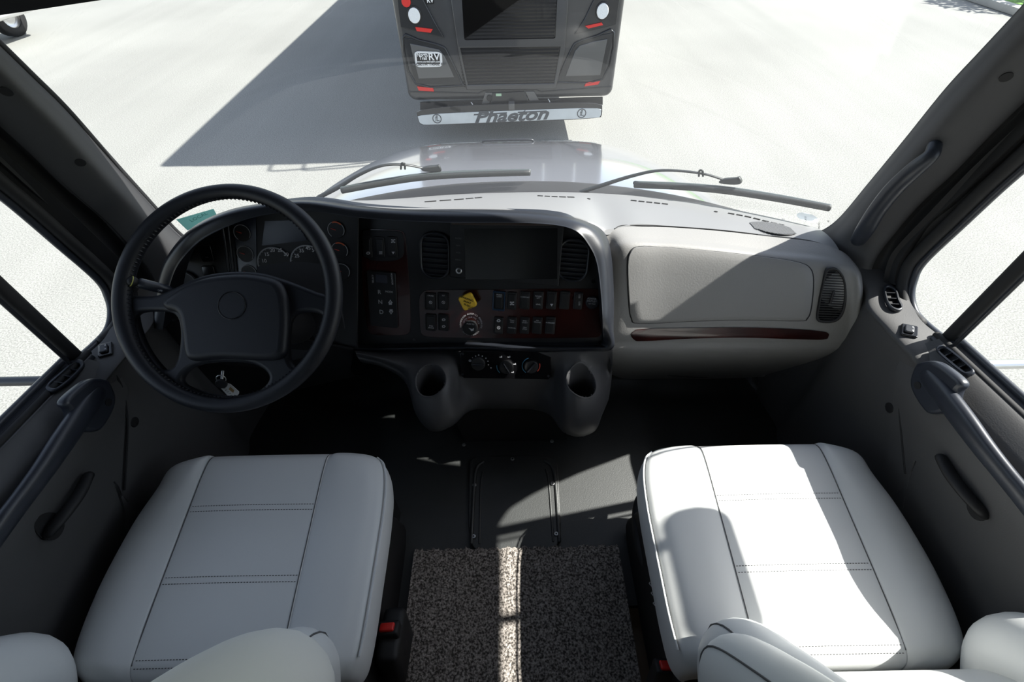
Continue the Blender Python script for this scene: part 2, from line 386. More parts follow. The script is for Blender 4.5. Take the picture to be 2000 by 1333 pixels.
# ---- motorhome parked ahead: its rear wall
RY = 6.2
rv = thing('motorhome', 'dark grey motorhome parked ahead, seen from its rear', 'motorhome', (0.03, RY, GZ))
RF = Frame((0, RY, 0), (1, 0, 0), (0, 0, 1))        # n points to -y, towards the cab
def rp(*P): return pxl(RF, P)
xl, xr = W(795, 180, y=RY).x, W(1197, 180, y=RY).x
zb = W(1000, 194, y=RY).z
prof = rrect((xl+xr)/2, (zb+2.62)/2, xr-xl, 2.62-zb, .1, 6)
plate('body', [prof], Frame((0, RY+5.6, 0), (1, 0, 0), (0, 0, 1)), 11.2, M_rv, rv, -5.6, .06, 4)
box('roof_cap', ((xl+xr)/2, RY+5.7, 2.68), (xr-xl-.3, 10.6, .16), M_rv, rv, .07)
def slats(name, x0, x1, y0, y1, n, fr, mt, par, h0=.01, h1=.03, w=.45, taper=0):
    a0, b0 = fr.px(x0, y1); a1, b1 = fr.px(x1, y0); parts = []
    for i in range(n):
        t = (i+.5)/n; b = b0+(b1-b0)*t; hb = (b1-b0)/n*w/2; ta = taper*(1-t)*(a1-a0)
        parts.append(bar8(fr, a0+ta, b-hb, a1-ta, b+hb, h0, h1))
    return multi(name, parts, mt, par)
plate('grille_surround', [rp((872, -60), (1114, -60), (1103, 100), (1085, 172), (912, 174), (896, 104)), rp((897, -60), (1093, -60), (1086, 73), (1082, 76), (910, 79), (905, 76)), rp((899, 92), (1094, 90), (1082, 161), (914, 164))], RF, .04, M_rv, rv, 0, .012)
gu = plate('engine_grille', [rp((896, -60), (1094, -60), (1087, 77), (904, 80))], RF, .012, M_gloss, rv, .001)
slats('louvre', 898, 1092, -60, 76, 18, RF, mat('black_louvre_paint', (.010, .010, .012), .45, spec=.25), gu, .008, .016, .5, .02)
gl_ = plate('engine_grille', [rp((898, 92), (1095, 90), (1083, 162), (913, 165))], RF, .012, M_gloss, rv, .001)
slats('louvre', 900, 1092, 92, 163, 10, RF, bpy.data.materials['black_louvre_paint'], gl_, .008, .015, .5, .03)
for sgn, P1, P2, notch in ((-1, [(787, 73), (818, 78), (862, 90), (875, 105), (903, 163), (905, 166), (812, 163)], [(801, 84), (826, 89), (858, 96), (868, 108), (888, 150), (818, 153)], 0),
                    (1, [(1199, 63), (1165, 70), (1128, 82), (1116, 96), (1088, 158), (1092, 160), (1177, 154)], [(1186, 75), (1158, 80), (1132, 88), (1123, 98), (1104, 148), (1172, 146)], 0)):
    pk = plate('side_pocket', [rp(*P1)], RF, .012, M_rvdark, rv, 0, .004)
    plate('pocket_panel', [rp(*P2)], RF, .02, M_rvpanel, pk, .006, .008)
    tube('pocket_frame', [RF.at(*p, .01) for p in P1], .012, M_rvdark, pk, 8, 3, closed=True)
for sgn, P1, lamp, refl in ((-1, [(770, -60), (779, 25), (783, 52), (868, 73), (850, 42), (818, -20), (805, -60)], (810, 28.5), [(812, 51), (846, 55), (842, 62), (815, 59)]),
                            (1, [(1218, -60), (1207, 15), (1203, 47), (1122, 66), (1140, 38), (1168, -20), (1180, -60)], (1176, 20), [(1142, 49), (1174, 42), (1177, 47), (1148, 54)])):
    lc = plate('lamp_cluster', [rp(*P1)], RF, .03, M_rvdark, rv, 0, .008)
    c = RF.px(*lamp)
    lm = plate('backup_lamp', [circ(c[0], c[1], .066, 32, .074)], RF, .03, mat('clear_lamp_lens', (.75, .77, .78), .25, bump=.6, bscale=60, bump_dist=.01), lc, .024, .008)
    tube('lamp_ring', [RF.pt(c[0]+.074*math.cos(a), c[1]+.082*math.sin(a), .035) for a in [R(q*30) for q in range(12)]], .008, M_gloss, lc, 8, 4, closed=True)
    plate('reflector', [rp(*refl)], RF, .02, M_red, lc, .026, .003)
tc_ = RF.px(794, 2); plate('tail_lamp', [circ(tc_[0], tc_[1], .05)], RF, .03, M_red, rv, .02, .01)
for P in ([(815, 168), (846, 171), (848, 178), (818, 176)], [(1144, 161), (1172, 157), (1168, 164), (1141, 168)]):
    plate('reflector', [rp(*P)], RF, .02, M_red, rv, .001, .003)
plate('bumper_crease', [rp((797, 178), (935, 181), (945, 176), (1046, 174), (1056, 178), (1194, 168), (1194, 170), (1056, 180.5), (1045, 176.5), (946, 178.5), (936, 183.5), (797, 180.5))], RF, .008, M_rvdark, rv, .0, .002)
hp = plate('hitch_recess', [rp((962, 181), (1024, 178), (1032, 196), (1090, 194), (1090, 212), (905, 215), (905, 204), (958, 202))], RF, .02, M_rvdark, rv, .002, .004)
for P in ([(948, 180), (962, 180), (956, 201), (941, 202)], [(1026, 178), (1043, 178), (1052, 195), (1034, 196)]):
    plate('hitch_cover', [rp(*P)], RF, .015, M_rvpanel, rv, .002, .004)
a, b = RF.px(999, 202); box('hitch_receiver', (a, RY-.06, b), (.075, .12, .075), M_rvpanel, rv, .006)
plate('round_socket', [circ(*RF.px(956, 190), .035)], RF, .02, M_black, rv, .016, .005)
a, b = RF.px(974, 184); plate('green_sticker', [rrect(a, b, .07, .03, .003)], RF, .002, mat('pale_green_label', (.35, .5, .35), .6), rv, .023)
for p in ((921, 206), (1070, 200)):
    a, b = RF.px(*p); tube('safety_chain_hook', [(a, RY-.03, b+.05), (a+.02, RY-.05, b+.02), (a+.012, RY-.05, b-.03), (a-.01, RY-.04, b-.01)], .006, M_steel, rv, 8, 5)
# mud flap with its lettering, tilted slightly as in the photo
FR = Frame(W(995, 226, y=RY-.06), W(1176, 216, y=RY-.06)-W(813, 236, y=RY-.06), (0, 0, 1))
fl = plate('mud_flap', [chaikin(pxl(FR, [(812, 208), (1176, 196), (1176, 222), (1172, 231), (830, 245), (818, 240)]), 2, .2)], FR, .02, M_rvdark, rv, 0, .004)
plate('steel_strip', [chaikin(pxl(FR, [(815, 222), (1174, 208), (1173, 224), (1169, 229), (830, 243), (820, 239)]), 2, .15)], FR, .006, M_flap, fl, .02, .002)
FR2 = FR.off(.027); M_letter = mat('dark_lettering', (.055, .06, .07), .5)
text('flap_lettering', 'Phaeton', FR2, 997, 227, 22, M_letter, fl, 0, 0, .35, 1.42, thick=.002, bold=.03)
plate('letter_bar', [pxl(FR2, [(926, 223), (990, 219.5), (990, 222), (925, 225.5)]), pxl(FR2, [(1012, 218.4), (1068, 216), (1067, 218.6), (1011, 221)])], FR2, .003, M_letter, fl)
for p in ((853.5, 232), (1136, 221.5)):
    c = FR2.px(*p); plate('round_logo', [circ(*c, .058), circ(*c, .047)], FR2, .003, M_letter, fl)
    text('logo_letters', 'fL', FR2, p[0], p[1], 11, M_letter, fl, 0, 0, .2, .9, thick=.0015, space=.8)
plate('flap_bracket', [pxl(RF, [(820, 202), (1178, 192), (1178, 207), (820, 219)])], RF, .03, M_black, rv, -.06, .004)
# dealer plate
PF = RF.off(.03); RVp = plate('dealer_plate', [chaikin(rp((809.5, 98), (863.5, 100), (865, 129), (813, 130)), 2, .12)], PF, .006, mat('white_plate_frame', (.7, .7, .7), .5), rv, 0, .002)
plate('plate_face', [rp((814, 102.5), (859, 103.5), (860, 123), (816, 123))], PF, .003, M_gloss, RVp, .006)
P2 = PF.off(.0095)
text('plate_lettering', 'North', P2, 824.5, 107.5, 6.0, M_white, RVp, -2, 0, 0, 1.0, thick=.001, bold=.02)
text('plate_lettering', 'Trail', P2, 826.5, 114, 5.8, M_white, RVp, -2, 0, 0, 1.0, thick=.001, bold=.02)
text('plate_lettering', 'RV', P2, 847.5, 111.5, 12.5, M_white, RVp, -1, 0, 0, 1.05, thick=.001, bold=.02)
text('plate_lettering', 'www.northtrailrv.com', P2, 837.5, 120.6, 3.1, M_white, RVp, -1, 0, 0, 1.15, thick=.001, bold=.02)
text('plate_lettering', 'NORTH TRAIL RV', P2, 838.5, 126, 4.4, M_letter, RVp, -.5, 0, 0, 1.35, thick=.001, bold=.02)
pl = plate('dealer_sticker', [rp((826, -8), (847, -8), (847.5, 7), (827, 8))], PF, .002, M_gloss, rv, -.02)
text('sticker_lettering', 'RV', PF.off(-.017), 840, 1, 8, M_white, pl, 0, 0, thick=.001, bold=.02)
# roof ladder on the rear, whose rails shade the lot
for dx in (.0, .42): tube('ladder_rail', [(.45+dx, RY-.16, .9), (.45+dx, RY-.16, 2.6), (.45+dx, RY-.02, 2.85), (.45+dx, RY+.5, 2.85)], .016, M_steel, rv, 8, 5)
tube('roof_rail', [(xl+.75, RY+.06, 2.92), (xr-.45, RY+.06, 2.92)], .018, M_steel, rv, 8, 4)
for q in range(6): tube('rail_post', [(xl+.75+q*.28, RY+.06, 2.45), (xl+.75+q*.28, RY+.06, 2.92)], .014, M_steel, rv, 8, 2)

# ---- white vehicle at the far left
wv = thing('white_van', 'white van corner at the far upper left of the lot', 'van', (-12.4, 12.5, GZ))
A, B = W(-60, 66, z=GZ+.42), W(84, 21, z=GZ+.42); u = (B-A); Ln = u.length; u.normalize(); nn = Vector((-u.y, u.x, 0))
if nn.dot(A) < 0: nn = -nn
cc = (A+B)/2+nn*1.0; box('body', (cc.x, cc.y, GZ+.42+.75), (Ln+.1, 2.0, 1.5), M_whitepaint, wv, .2, Matrix.Rotation(math.atan2(u.y, u.x), 3, 'Z'), 5)
q = W(36, 70, z=GZ); th = math.atan2(u.y, u.x)
for nm_, prof, mt in (('tyre', [(.22, -.12), (.34, -.12), (.37, -.08), (.37, .08), (.34, .12), (.22, .12)], M_rubber), ('wheel_rim', [(.02, .06), (.10, .08), (.19, .04), (.22, .11), (.22, -.11), (.02, -.1)], M_steel)):
    vs, fs = lathe_vf(prof, (0, 0, 0)); Mx = Matrix.Translation(Vector((q.x, q.y, GZ+.37))) @ Matrix.Rotation(th-R(90), 4, 'Z')
    mesh(nm_, [Mx @ v for v in vs], fs, mt, wv)
# ---- this truck's hood
hd = thing('truck_hood', 'glossy silver grey hood of the truck in front of the windshield', 'hood', (0, 2.1, .2))
def hz(x, y):
    zc = spline([(1.3, .66, 0), (1.5, .665, 0), (1.8, .63, 0), (2.1, .57, 0), (2.5, .455, 0), (2.75, .33, 0), (2.9, .12, 0), (2.95, -.2, 0)], 60)
    for a, b in zip(zc, zc[1:]):
        if a.x <= y <= b.x: z0 = a.y+(b.y-a.y)*(y-a.x)/max(b.x-a.x, 1e-6); break
    else: z0 = zc[-1].y if y > 2 else zc[0].y
    w = 1.16 - .26*max(0, (y-1.4)/1.5)**1.2
    return z0 - .36*abs(x/w)**4.6
G = []
for i in range(40):
    y = 1.42 + (2.95-1.42)*i/39; w = 1.16 - .26*max(0, (y-1.4)/1.5)**1.2
    G.append([Vector((x*w, y, hz(x*w, y))) for x in [-1.12+2.24*j/48 for j in range(49)]])
grid('hood_shell', G, M_hood, hd, thick=.006)
tube('hood_handle', [(-.14, 2.50, hz(0, 2.50)), (-.11, 2.50, hz(0, 2.50)+.012), (.11, 2.50, hz(0, 2.50)+.012), (.14, 2.50, hz(0, 2.50))], .006, M_bezel, hd, 8, 5)
_cx = [-.87, -.7, -.5, -.25, 0, .25, .5, .7, .87]
_yr = lambda x: 1.325 - .265*(abs(x)/.84)**2.3
cw = loft('cowl_panel', [[Vector((x, _yr(x)+.040, .772)) for x in _cx], [Vector((x, _yr(x)+.12-.03*x*x, .765)) for x in _cx], [Vector((x*1.04, _yr(x)+.20-.08*x*x, .742)) for x in _cx], [Vector((x*1.05, _yr(x)+.22-.08*x*x, .67)) for x in _cx]], 40, 9, M_rubber, None, .004)
tag(cw, 'black cowl strip between the windshield base and the hood', 'cowl')

# ================================================================== CAB SHELL
def yr(x): return 1.325 - .265*(abs(x)/.84)**2.3       # rear edge of the dash, along the glass
def wsy(x, z): return yr(min(abs(x), .88)) + .02 - (z-.80)*(.50 - .10*(abs(x)/.84)**2)
def Wws(px, py, off=0.0):
    d = ray(px, py); t0, t1 = .3, 4.0
    for _ in range(50):
        t = (t0+t1)/2; p = EYE+d*t
        if p.y > wsy(p.x, p.z)+off: t1 = t
        else: t0 = t
    return EYE+d*t0
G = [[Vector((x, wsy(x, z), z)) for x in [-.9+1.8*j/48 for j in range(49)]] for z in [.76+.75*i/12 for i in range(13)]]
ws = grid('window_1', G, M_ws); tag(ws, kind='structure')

# A pillars (right side measured, left mirrored)
r0 = [W(1560, 462, y=1.10), W(1600, 458, y=1.065), W(1640, 432, y=1.045), W(1700, 362, y=1.00), W(1770, 278, y=.955), W(1850, 180, y=.91), W(1920, 105, y=.875), W(2000, 20, y=.84), W(2090, -80, y=.80)]
r2 = [W(1690, 540, x=.885), W(1700, 510, x=.885), W(1722, 475, x=.885), W(1780, 405, x=.885), W(1850, 338, x=.885), W(1920, 265, x=.88), W(2000, 185, x=.875), W(2080, 105, x=.87), W(2180, 10, x=.865)]
r3 = [W(1755, 560, x=.915), W(1752, 545, x=.915), W(1765, 505, x=.915), W(1810, 445, x=.915), W(1880, 380, x=.915), W(1950, 312, x=.91), W(2020, 245, x=.905), W(2110, 165, x=.90), W(2200, 80, x=.895)]
def pillar(sg):
    m = (lambda P: P) if sg > 0 else mirx
    side = 'right' if sg > 0 else 'left'
    rb = [p + Vector((.03, .02, 0)) for p in r0]
    mid = [a*.5+b*.5 + Vector((-.035, -.022, 0)) for a, b in zip(r0, r2)]
    q1 = [a*.8+b*.2 + Vector((-.022, -.012, 0)) for a, b in zip(r0, r2)]
    e = [p + Vector((.03, .03, 0)) for p in r2]
    o = loft('trim_1' if sg > 0 else 'trim_2', [m(r0), m(q1), m(mid), m(r2), m(e)], 60, 28, M_pillar, None, .006, flip=False)
    tag(o, kind='structure')
    gk = tube('windshield_gasket' if sg > 0 else 'windshield_gasket', m([p+Vector((.004, .004, 0)) for p in r0]), .007, M_rubber, o, 8, 8)
    jb = loft('door_seal', [m([p+Vector((-.004, .0, 0)) for p in r2]), m([a*.5+b*.5+Vector((.012, .02, 0)) for a, b in zip(r2, r3)]), m(r3), m([p+Vector((.05, .05, 0)) for p in r3])], 60, 14, M_rubber, o, .004)
    b = bvh_of(o)
    for (px, py) in (((1965, 150), (1830, 290)) if sg > 0 else ((12, 178), (157, 317))):
        if sg > 0 and px == 1830: continue
        p, n = hit(b, px, py, .0005)
        if p is None: continue
        v = n.cross(Vector((1, 0, 0))).normalized(); f = Frame(p, v.cross(n), v)
        plate('screw_hole', [circ(0, 0, .0085)], f, .0012, M_rubber, o, 0)
    return o, b
pR, bR = pillar(1); pL, bL = pillar(-1)
# grab handle on the right pillar
hp_ = []
for px, py, off in ((1826, 284, .006), (1818, 304, .03), (1785, 332, .042), (1745, 370, .045), (1712, 412, .045), (1690, 448, .038), (1676, 470, .008)):
    p, n = hit(bR, px, py, 0); hp_.append(EYE + (p-EYE)*(1-off/(p-EYE).length*1.0))
gh = tube('grab_handle', hp_, [.012, .0135, .0165, .0175, .0175, .0185, .016], M_navy, None, 16, 8, flat=.8)
tag(gh, 'dark grey curved grab handle on the right windshield pillar', 'handle')

# ceiling and header over the windshield, coach body behind the camera (white insides catch the daylight)
hx = [-1.0, -.75, -.5, -.25, 0, .25, .5, .75, 1.0]
def hy(x): return wsy(x, 1.44)
rows = [[Vector((x, hy(x)+.03, 1.445+.035*(1-(x/.9)**2))) for x in hx], [Vector((x, hy(x)-.05, 1.415-.022*(x/.72)**2)) for x in hx], [Vector((x, hy(x)-.09, 1.45+.03*(1-(x/.9)**2))) for x in hx], [Vector((x, hy(x)-.2, 1.6)) for x in hx], [Vector((x, .2, 1.78)) for x in hx], [Vector((x, -.4, 1.82)) for x in hx]]
M_ceil = mat('grey_headliner', (.10, .10, .10), .9)
ce = loft('ceiling', rows[2:], 40, 24, M_ceil, None, .012); tag(ce, kind='structure')
hdr = loft('windshield_header', rows[:4], 40, 12, M_black, ce, .008)
for nm, c, s in (('ceiling_rear', (0, -1.6, 1.95), (2.5, 2.6, .04)), ('wall_rear', (0, -2.9, .9), (2.5, .04, 2.2)), ('wall_left', (-1.17, -1.65, .9), (.05, 2.6, 2.2)), ('wall_right', (1.17, -1.65, .9), (.05, 2.6, 2.2)),
                 ('wall_cab_back_left', (-1.05, -.36, .9), (.26, .05, 2.2)), ('wall_cab_back_right', (1.05, -.36, .9), (.26, .05, 2.2)),
                 ('wall_cab_roof', (0, -.36, 1.9), (2.4, .05, .16))):
    tag(box(nm, c, s, mat(nm+'_paint', (.16, .15, .14) if 'cab' not in nm else (.10, .10, .10), .7), None, .01), kind='structure')

# floor: black vinyl with a low centre tunnel
M_fl = M_vinyl
def fz(x, y):
    t = max(0, min(1, (.55-abs(x))/.16)); return .20 + .04*t*t*(3-2*t) + max(0, y-.98)*.55
G = [[Vector((x, y, fz(x, y))) for x in [-.90+1.8*j/80 for j in range(81)]] for y in [.30+1.0*i/40 for i in range(41)]]
fo = grid('floor', G, M_fl, None, thick=.03); tag(fo, kind='structure')
fb = box('floor_coach', (0, -1.30, .155), (2.4, 3.4, .05), mat('tan_plank_floor', (.34, .27, .2), .5), None, 0); tag(fb, kind='structure'); fb.name = 'floor_rear'
fwv = loft('wall_front', [[Vector((x, 1.27, .33)) for x in (-.88, -.5, 0, .5, .88)], [Vector((x, 1.30, .5)) for x in (-.88, -.5, 0, .5, .88)], [Vector((x, yr(min(abs(x), .9))-.0, .77)) for x in (-.88, -.5, 0, .5, .88)]], 30, 10, M_black, None, .02)
tag(fwv, kind='structure')
# carpet with a nappy front edge
N_ = 120; vs, fs = [], []; x0, x1 = -.275, .275
front = [(x0+(x1-x0)*i/N_, W(1010, 1071, z=.25).y+.004*random.uniform(-1, 1)+.002*math.sin(i*.7)) for i in range(N_+1)]
CZ = .262
for (x, y) in front: vs += [Vector((x, y-.012, CZ)), Vector((x, y, CZ-.008)), Vector((x, y, .235)), Vector((x, -.5, CZ))]
for i in range(N_):
    b = i*4; fs += [(b, b+4, b+5, b+1), (b+1, b+5, b+6, b+2), (b+3, b+7, b+4, b)]
cp = mesh('carpet', vs, fs, M_carpet, None, True, 50); tag(cp, 'brown and grey loop pile carpet between the two seats', 'carpet')

# kick panels / sill trims beside the dash
def side_trim(sg):
    m = (lambda P: P) if sg > 0 else mirx
    out_ = [W(1765, 520, z=.835), W(1766, 560, z=.815), W(1774, 592, z=.812), W(1797, 630, z=.812), W(1852, 668, z=.812)]
    out_ = [Vector((min(max(p.x, .90), .925), p.y, p.z)) for p in out_]
    inn = [Vector((.84, 1.06, .84)), W(1700, 560, z=.81), W(1706, 600, z=.80), W(1740, 640, z=.80), W(1783, 686, z=.80)]
    inn = [Vector((min(p.x, .868), p.y, p.z)) for p in inn]; inn[0] = Vector((.85, .98, .82))
    out_.append(out_[-1]+Vector((0, -.05, 0))); inn.append(inn[-1]+Vector((.010, -.05, -.008)))
    bm_ = [p+Vector((.0, .004, -.02)) for p in inn]
    l1 = [p+Vector((.012, .01, -.12)) for p in inn]; l2 = [p+Vector((.02, .0, -.45)) for p in inn]; l3 = [p+Vector((.03, .0, -.82)) for p in inn]
    # lower front corner of the door opening is swept back
    l1[-1] = Vector((.872, .60, .68)); l2[-1] = Vector((.885, .36, .38)); l3[-1] = Vector((.90, .30, -.01))
    l1[-2] = Vector((.872, .68, .68)); l2[-2] = Vector((.885, .52, .38)); l3[-2] = Vector((.90, .48, -.01))
    back = [Vector((.88, 1.35, z)) for z in (.82, .8, .7, .38, -.01)]
    rows = [m(out_), m(inn), m(bm_), m(l1), m(l2), m(l3)]
    o = loft('trim_3' if sg > 0 else 'trim_4', rows, 40, 40, M_door, None, .006); tag(o, kind='structure')
    ex = loft('kick_panel', [m([Vector((.87, .97, .76)), Vector((.90, 1.32, .70))]), m([Vector((.88, .97, .3)), Vector((.90, 1.4, .3))]), m([Vector((.90, .95, -.02)), Vector((.9, 1.4, -.02))])], 6, 10, M_door, o, .006)
    return o, bvh_of(o)
sR, bsR = side_trim(1); sL, bsL = side_trim(-1)
def rocker(b, par, px, py, w, h, yaw, name='mirror_switch'):
    p, n = hit(b, px, py, .0); u = Vector((math.cos(yaw), math.sin(yaw), 0)); v = n.cross(u); f = Frame(p, v.cross(n), v)
    s = plate(name, [rrect(0, 0, w, h, .004)], f, .005, M_gloss, par, 0, .002)
    plate('rocker_button', [rrect(-w*.05, 0, w*.6, h*.62, .005)], f, .006, M_bezel, s, .004, .0025)
    for k in (-.14, .14): plate('switch_mark', [circ(w*.12, k*h, .0015, 10)], f, .0005, M_mark, s, .0101)
    return f
for b_, o_, p_ in ((bsR, sR, (1738, 797)), (bsL, sL, (262, 825))):
    f = frame_hit(b_, *p_, .0005, Vector((0, 1, 0))); plate('round_plug', [circ(0, 0, .012)], f, .002, M_black, o_, 0, .0008)
rocker(bsR, sR, 1775, 648, .030, .036, R(-30)); rocker(bsL, sL, 207, 685, .026, .040, R(28))
def oval_vent(b, par, pts, mt, name='demister_vent', nsl=4, depth=.010):
    c = (sum(p[0] for p in pts)/len(pts), sum(p[1] for p in pts)/len(pts))
    f = frame_hit(b, *c, .001); L = smooth2(pxl(f, pts), 5)
    cx = sum(p[0] for p in L)/len(L); cy = sum(p[1] for p in L)/len(L)
    inner = [(cx+(x-cx)*.74-0, cy+(y-cy)*.80) for x, y in L]
    o = plate(name, [L, inner], f, depth, mt, par, 0, .003)
    plate('vent_well', [inner], f, .001, M_rubber, o, .0002)
    # fins across the long axis
    far = max(inner, key=lambda p: math.dist(p, (cx, cy))); ax = Vector((far[0]-cx, far[1]-cy)); Ln = ax.length; ax.normalize(); nx = Vector((-ax.y, ax.x))
    wd = max(abs((x-cx)*nx.x+(y-cy)*nx.y) for x, y in inner)*.92
    parts = []
    for i in range(nsl):
        t = (i+1)/(nsl+1)*2-1; p = Vector((cx, cy))+ax*Ln*t*1.0
        ff = Frame(f.pt(p.x, p.y), f.u*nx.x+f.v*nx.y, f.u*(-nx.y)+f.v*nx.x)
        w2 = wd*math.sqrt(max(.1, 1-(t*.8)**4)); parts.append(bar8(ff, -w2, -.0007, w2, .0007, .0006, depth*.8))
    multi('vent_fin', parts, M_bezel, o)
    return o
oval_vent(bsR, sR, [(1724, 564), (1738, 562), (1748, 572), (1753, 590), (1760, 607), (1750, 612), (1736, 606), (1727, 590)], M_bezel, nsl=3)

# ================================================================== DOORS
BELT = [W(1850, 666, x=.93), W(2000, 765, x=.93)]
def door(sg):
    m = (lambda P: P) if sg > 0 else mirx
    side = 'right' if sg > 0 else 'left'
    d = thing('cab_door', ('right' if sg > 0 else 'left') + ' cab door with grey trim panel, beside the ' + ('passenger' if sg > 0 else 'driver') + ' seat', 'door', (sg*.93, .15, -.3))
    ys = [.655, .62, .55, .45, .3, .1, -.15, -.33]
    def line(x, z, front=None, dz=0):
        P = [Vector((x, y, z+dz*max(0, (.655-y)))) for y in ys]
        if front is not None: P[0] = Vector((x, front, z)); P[1] = Vector((x, min(ys[1], front-.03), z)); P[2] = Vector((x, min(ys[2], front-.08), z))
        return P
    dz = .09
    rows = [line(.925, .79, None, dz), line(.925, .815, None, dz), line(.905, .82, None, dz), line(.878, .798, None, dz), line(.866, .778, None, dz), line(.862, .73, .635, dz*.8), line(.872, .66, .59, dz*.5), line(.874, .52, .49), line(.868, .30, .36), line(.868, 0, .33), line(.90, -.12, .33)]
    for q in (5, 6, 7, 8, 9):                           # armrest bulge rearwards
        for i, y in enumerate(ys):
            if y < .32: rows[q][i].x -= .012*min(1, (.32-y)/.25) * (1 if q < 8 else .5)
    p = loft('door_panel', [m(r_) for r_ in rows], 48, 60, M_door, d, .006)
    b = bvh_of(p)
    # rails and seals under the glass
    z0 = .822
    for x, r_, mt, dzz in ((.912, .008, M_rubber, 0), (.932, .007, M_navy, .012)):
        tube('window_seal', m([Vector((x, .67, z0+dzz)), Vector((x, .3, z0+dzz+.033)), Vector((x, -.33, z0+dzz+.09))]), r_, mt, d, 8, 8)
    loft('belt_rail', [m([Vector((x, y, z0-.008+dz_+ (.665-y)*.09)) for y in (.668, .3, -.33)]) for x, dz_ in ((.945, -.02), (.945, .012), (.932, .016), (.918, .010), (.903, .004), (.903, -.02))], 12, 20, M_navy, d, .002)
    tube('door_edge_seam', m([W(1784, 687, x=.862), W(1764, 728, x=.864), W(1757, 790, x=.866), W(1762, 860, x=.867), W(1768, 925, x=.868)]), .0022, M_rubber, d, 6, 8)
    # window frame: front curve from the belt round and up the pillar
    # window opening outline (outer metal frame)
    fr_pts = [W(1850, 668, x=.935), W(1815, 640, x=.935), W(1788, 612, x=.935), W(1779, 580, x=.935), W(1784, 548, x=.935), W(1803, 512, x=.935), W(1880, 438, x=.935), W(1950, 372, x=.935), W(2000, 328, x=.935), W(2100, 240, x=.93), W(2200, 160, x=.925)]
    ztop = 1.40
    fr_pts = [Vector((p_.x, p_.y, p_.z)) for p_ in fr_pts]
    fr_pts = [p_ for p_ in fr_pts if p_.z < 1.33] + [Vector((.925, .70, 1.37)), Vector((.92, .60, ztop)), Vector((.915, .2, ztop+.01)), Vector((.915, -.15, ztop)), Vector((.92, -.22, 1.36)), Vector((.935, -.24, 1.1)), Vector((.935, -.24, .9))]
    tube('window_frame', m(fr_pts), .0085, M_navy, d, 10, 6)
    tube('window_gasket', m([q+Vector((-.012, .014 if q.y > 0 else 0, .0)) for q in fr_pts[1:]]), .013, M_rubber, d, 10, 6)
    # dark frame between seal and glass, closing the pillar gap: band
    inn = [Vector((.90, q.y+.05 if q.y > .5 else q.y, q.z)) for q in fr_pts[1:11]]
    loft('frame_band', [m([q+Vector((.004, .004, 0)) for q in fr_pts[1:11]]), m([q*.5+w_*.5+Vector((.01, 0, 0)) for q, w_ in zip(fr_pts[1:11], inn)]), m(inn)], 50, 8, M_rubber, d, .004)
    # upper rail and rear post of the door
    box('upper_frame', (sg*.925, .2, 1.61), (.05, 1.15, .41), M_black, d, .01)
    box('rear_frame', (sg*.935, -.30, .95), (.06, .10, 1.1), M_black, d, .01)
    gl = loft('window_glass', [m([Vector((.938, .83, .80)), Vector((.938, .3, .80)), Vector((.938, -.3, .80))]), m([Vector((.934, .83, 1.1)), Vector((.934, .3, 1.1)), Vector((.934, -.3, 1.1))]), m([Vector((.924, .83, 1.42)), Vector((.924, .3, 1.42)), Vector((.924, -.3, 1.42))])], 20, 12, M_glass, d)
    # divider post of the vent window
    dv = tube('window_divider', m([Vector((.928, .658, .80)), Vector((.926, .655, 1.1)), Vector((.918, .650, 1.42))]), .0145, M_rubber, d, 10, 8, flat=.8)
    tube('divider_channel', m([Vector((.915, .630, .81)), Vector((.912, .627, 1.1)), Vector((.908, .622, 1.42))]), .004, M_bezel, d, 8, 8)
    # sill vent
    if sg > 0: oval_vent(b, d, [(1828, 684), (1838, 679), (1850, 683), (1875, 702), (1900, 724), (1904, 732), (1895, 737), (1884, 735), (1858, 715), (1834, 694)], M_navy, 'sill_vent', 3)
    else: oval_vent(b, d, [(166, 712), (160, 708), (148, 711), (120, 735), (94, 758), (92, 766), (100, 770), (112, 768), (140, 748), (164, 722)], M_navy, 'sill_vent', 3)
    # armrest pull: housing plate plus the swept bar
    def M_(px, py, x): return W(px, py, x=x)
    HP = [(1792, 715), (1800, 708), (1825, 704), (1845, 712), (1884, 742), (1888, 756), (1876, 764), (1872, 790), (1850, 808), (1822, 811), (1808, 800), (1788, 768), (1782, 745)]
    hf = Frame((.850, .55, .79), (0, -1, 0), (0, 0, 1))
    L = chaikin([hf.px(*q) for q in HP], 2)
    hous = plate('pull_housing', [L], Frame(Vector((.862, .55, .79)), (0, -1, 0), (0, 0, 1)) if sg > 0 else Frame(Vector((-.862, .55, .79)), (0, 1, 0), (0, 0, 1)), .022, M_navy, d, 0, .008) if sg > 0 else \
        plate('pull_housing', [[(-a, b_) for a, b_ in L]], Frame(Vector((-.862, .55, .79)), (0, 1, 0), (0, 0, 1)), .022, M_navy, d, 0, .008)
    c = hf.px(1802, 753); c = (c[0]*sg, c[1])
    plate('screw_recess', [circ(c[0], c[1], .008)], Frame(Vector((sg*.862, .55, .79)), (0, -sg, 0), (0, 0, 1)), .001, M_rubber, hous, .0222)
    bp_ = [(1815, 738, .852), (1850, 780, .846), (1885, 826, .842), (1925, 880, .838), (1965, 930, .836), (2010, 985, .834), (2060, 1050, .838), (2110, 1130, .846)]
    P = [W(px, py, x=x) for px, py, x in bp_]
    tube('pull_bar', m(P), [.024, .027, .027, .024, .022, .022, .022, .02], M_navy, d, 18, 8, flat=.62, updir=Vector((sg*1, 0, .35)))
    # release lever with its cup
    cf = Frame((sg*.866, .33, .70), (0, -sg, 0), (0, 0, 1)); cpx = hfpts = [(1885, 985), (1905, 962), (1935, 965), (1952, 980), (1945, 1005), (1925, 1020), (1900, 1015)]
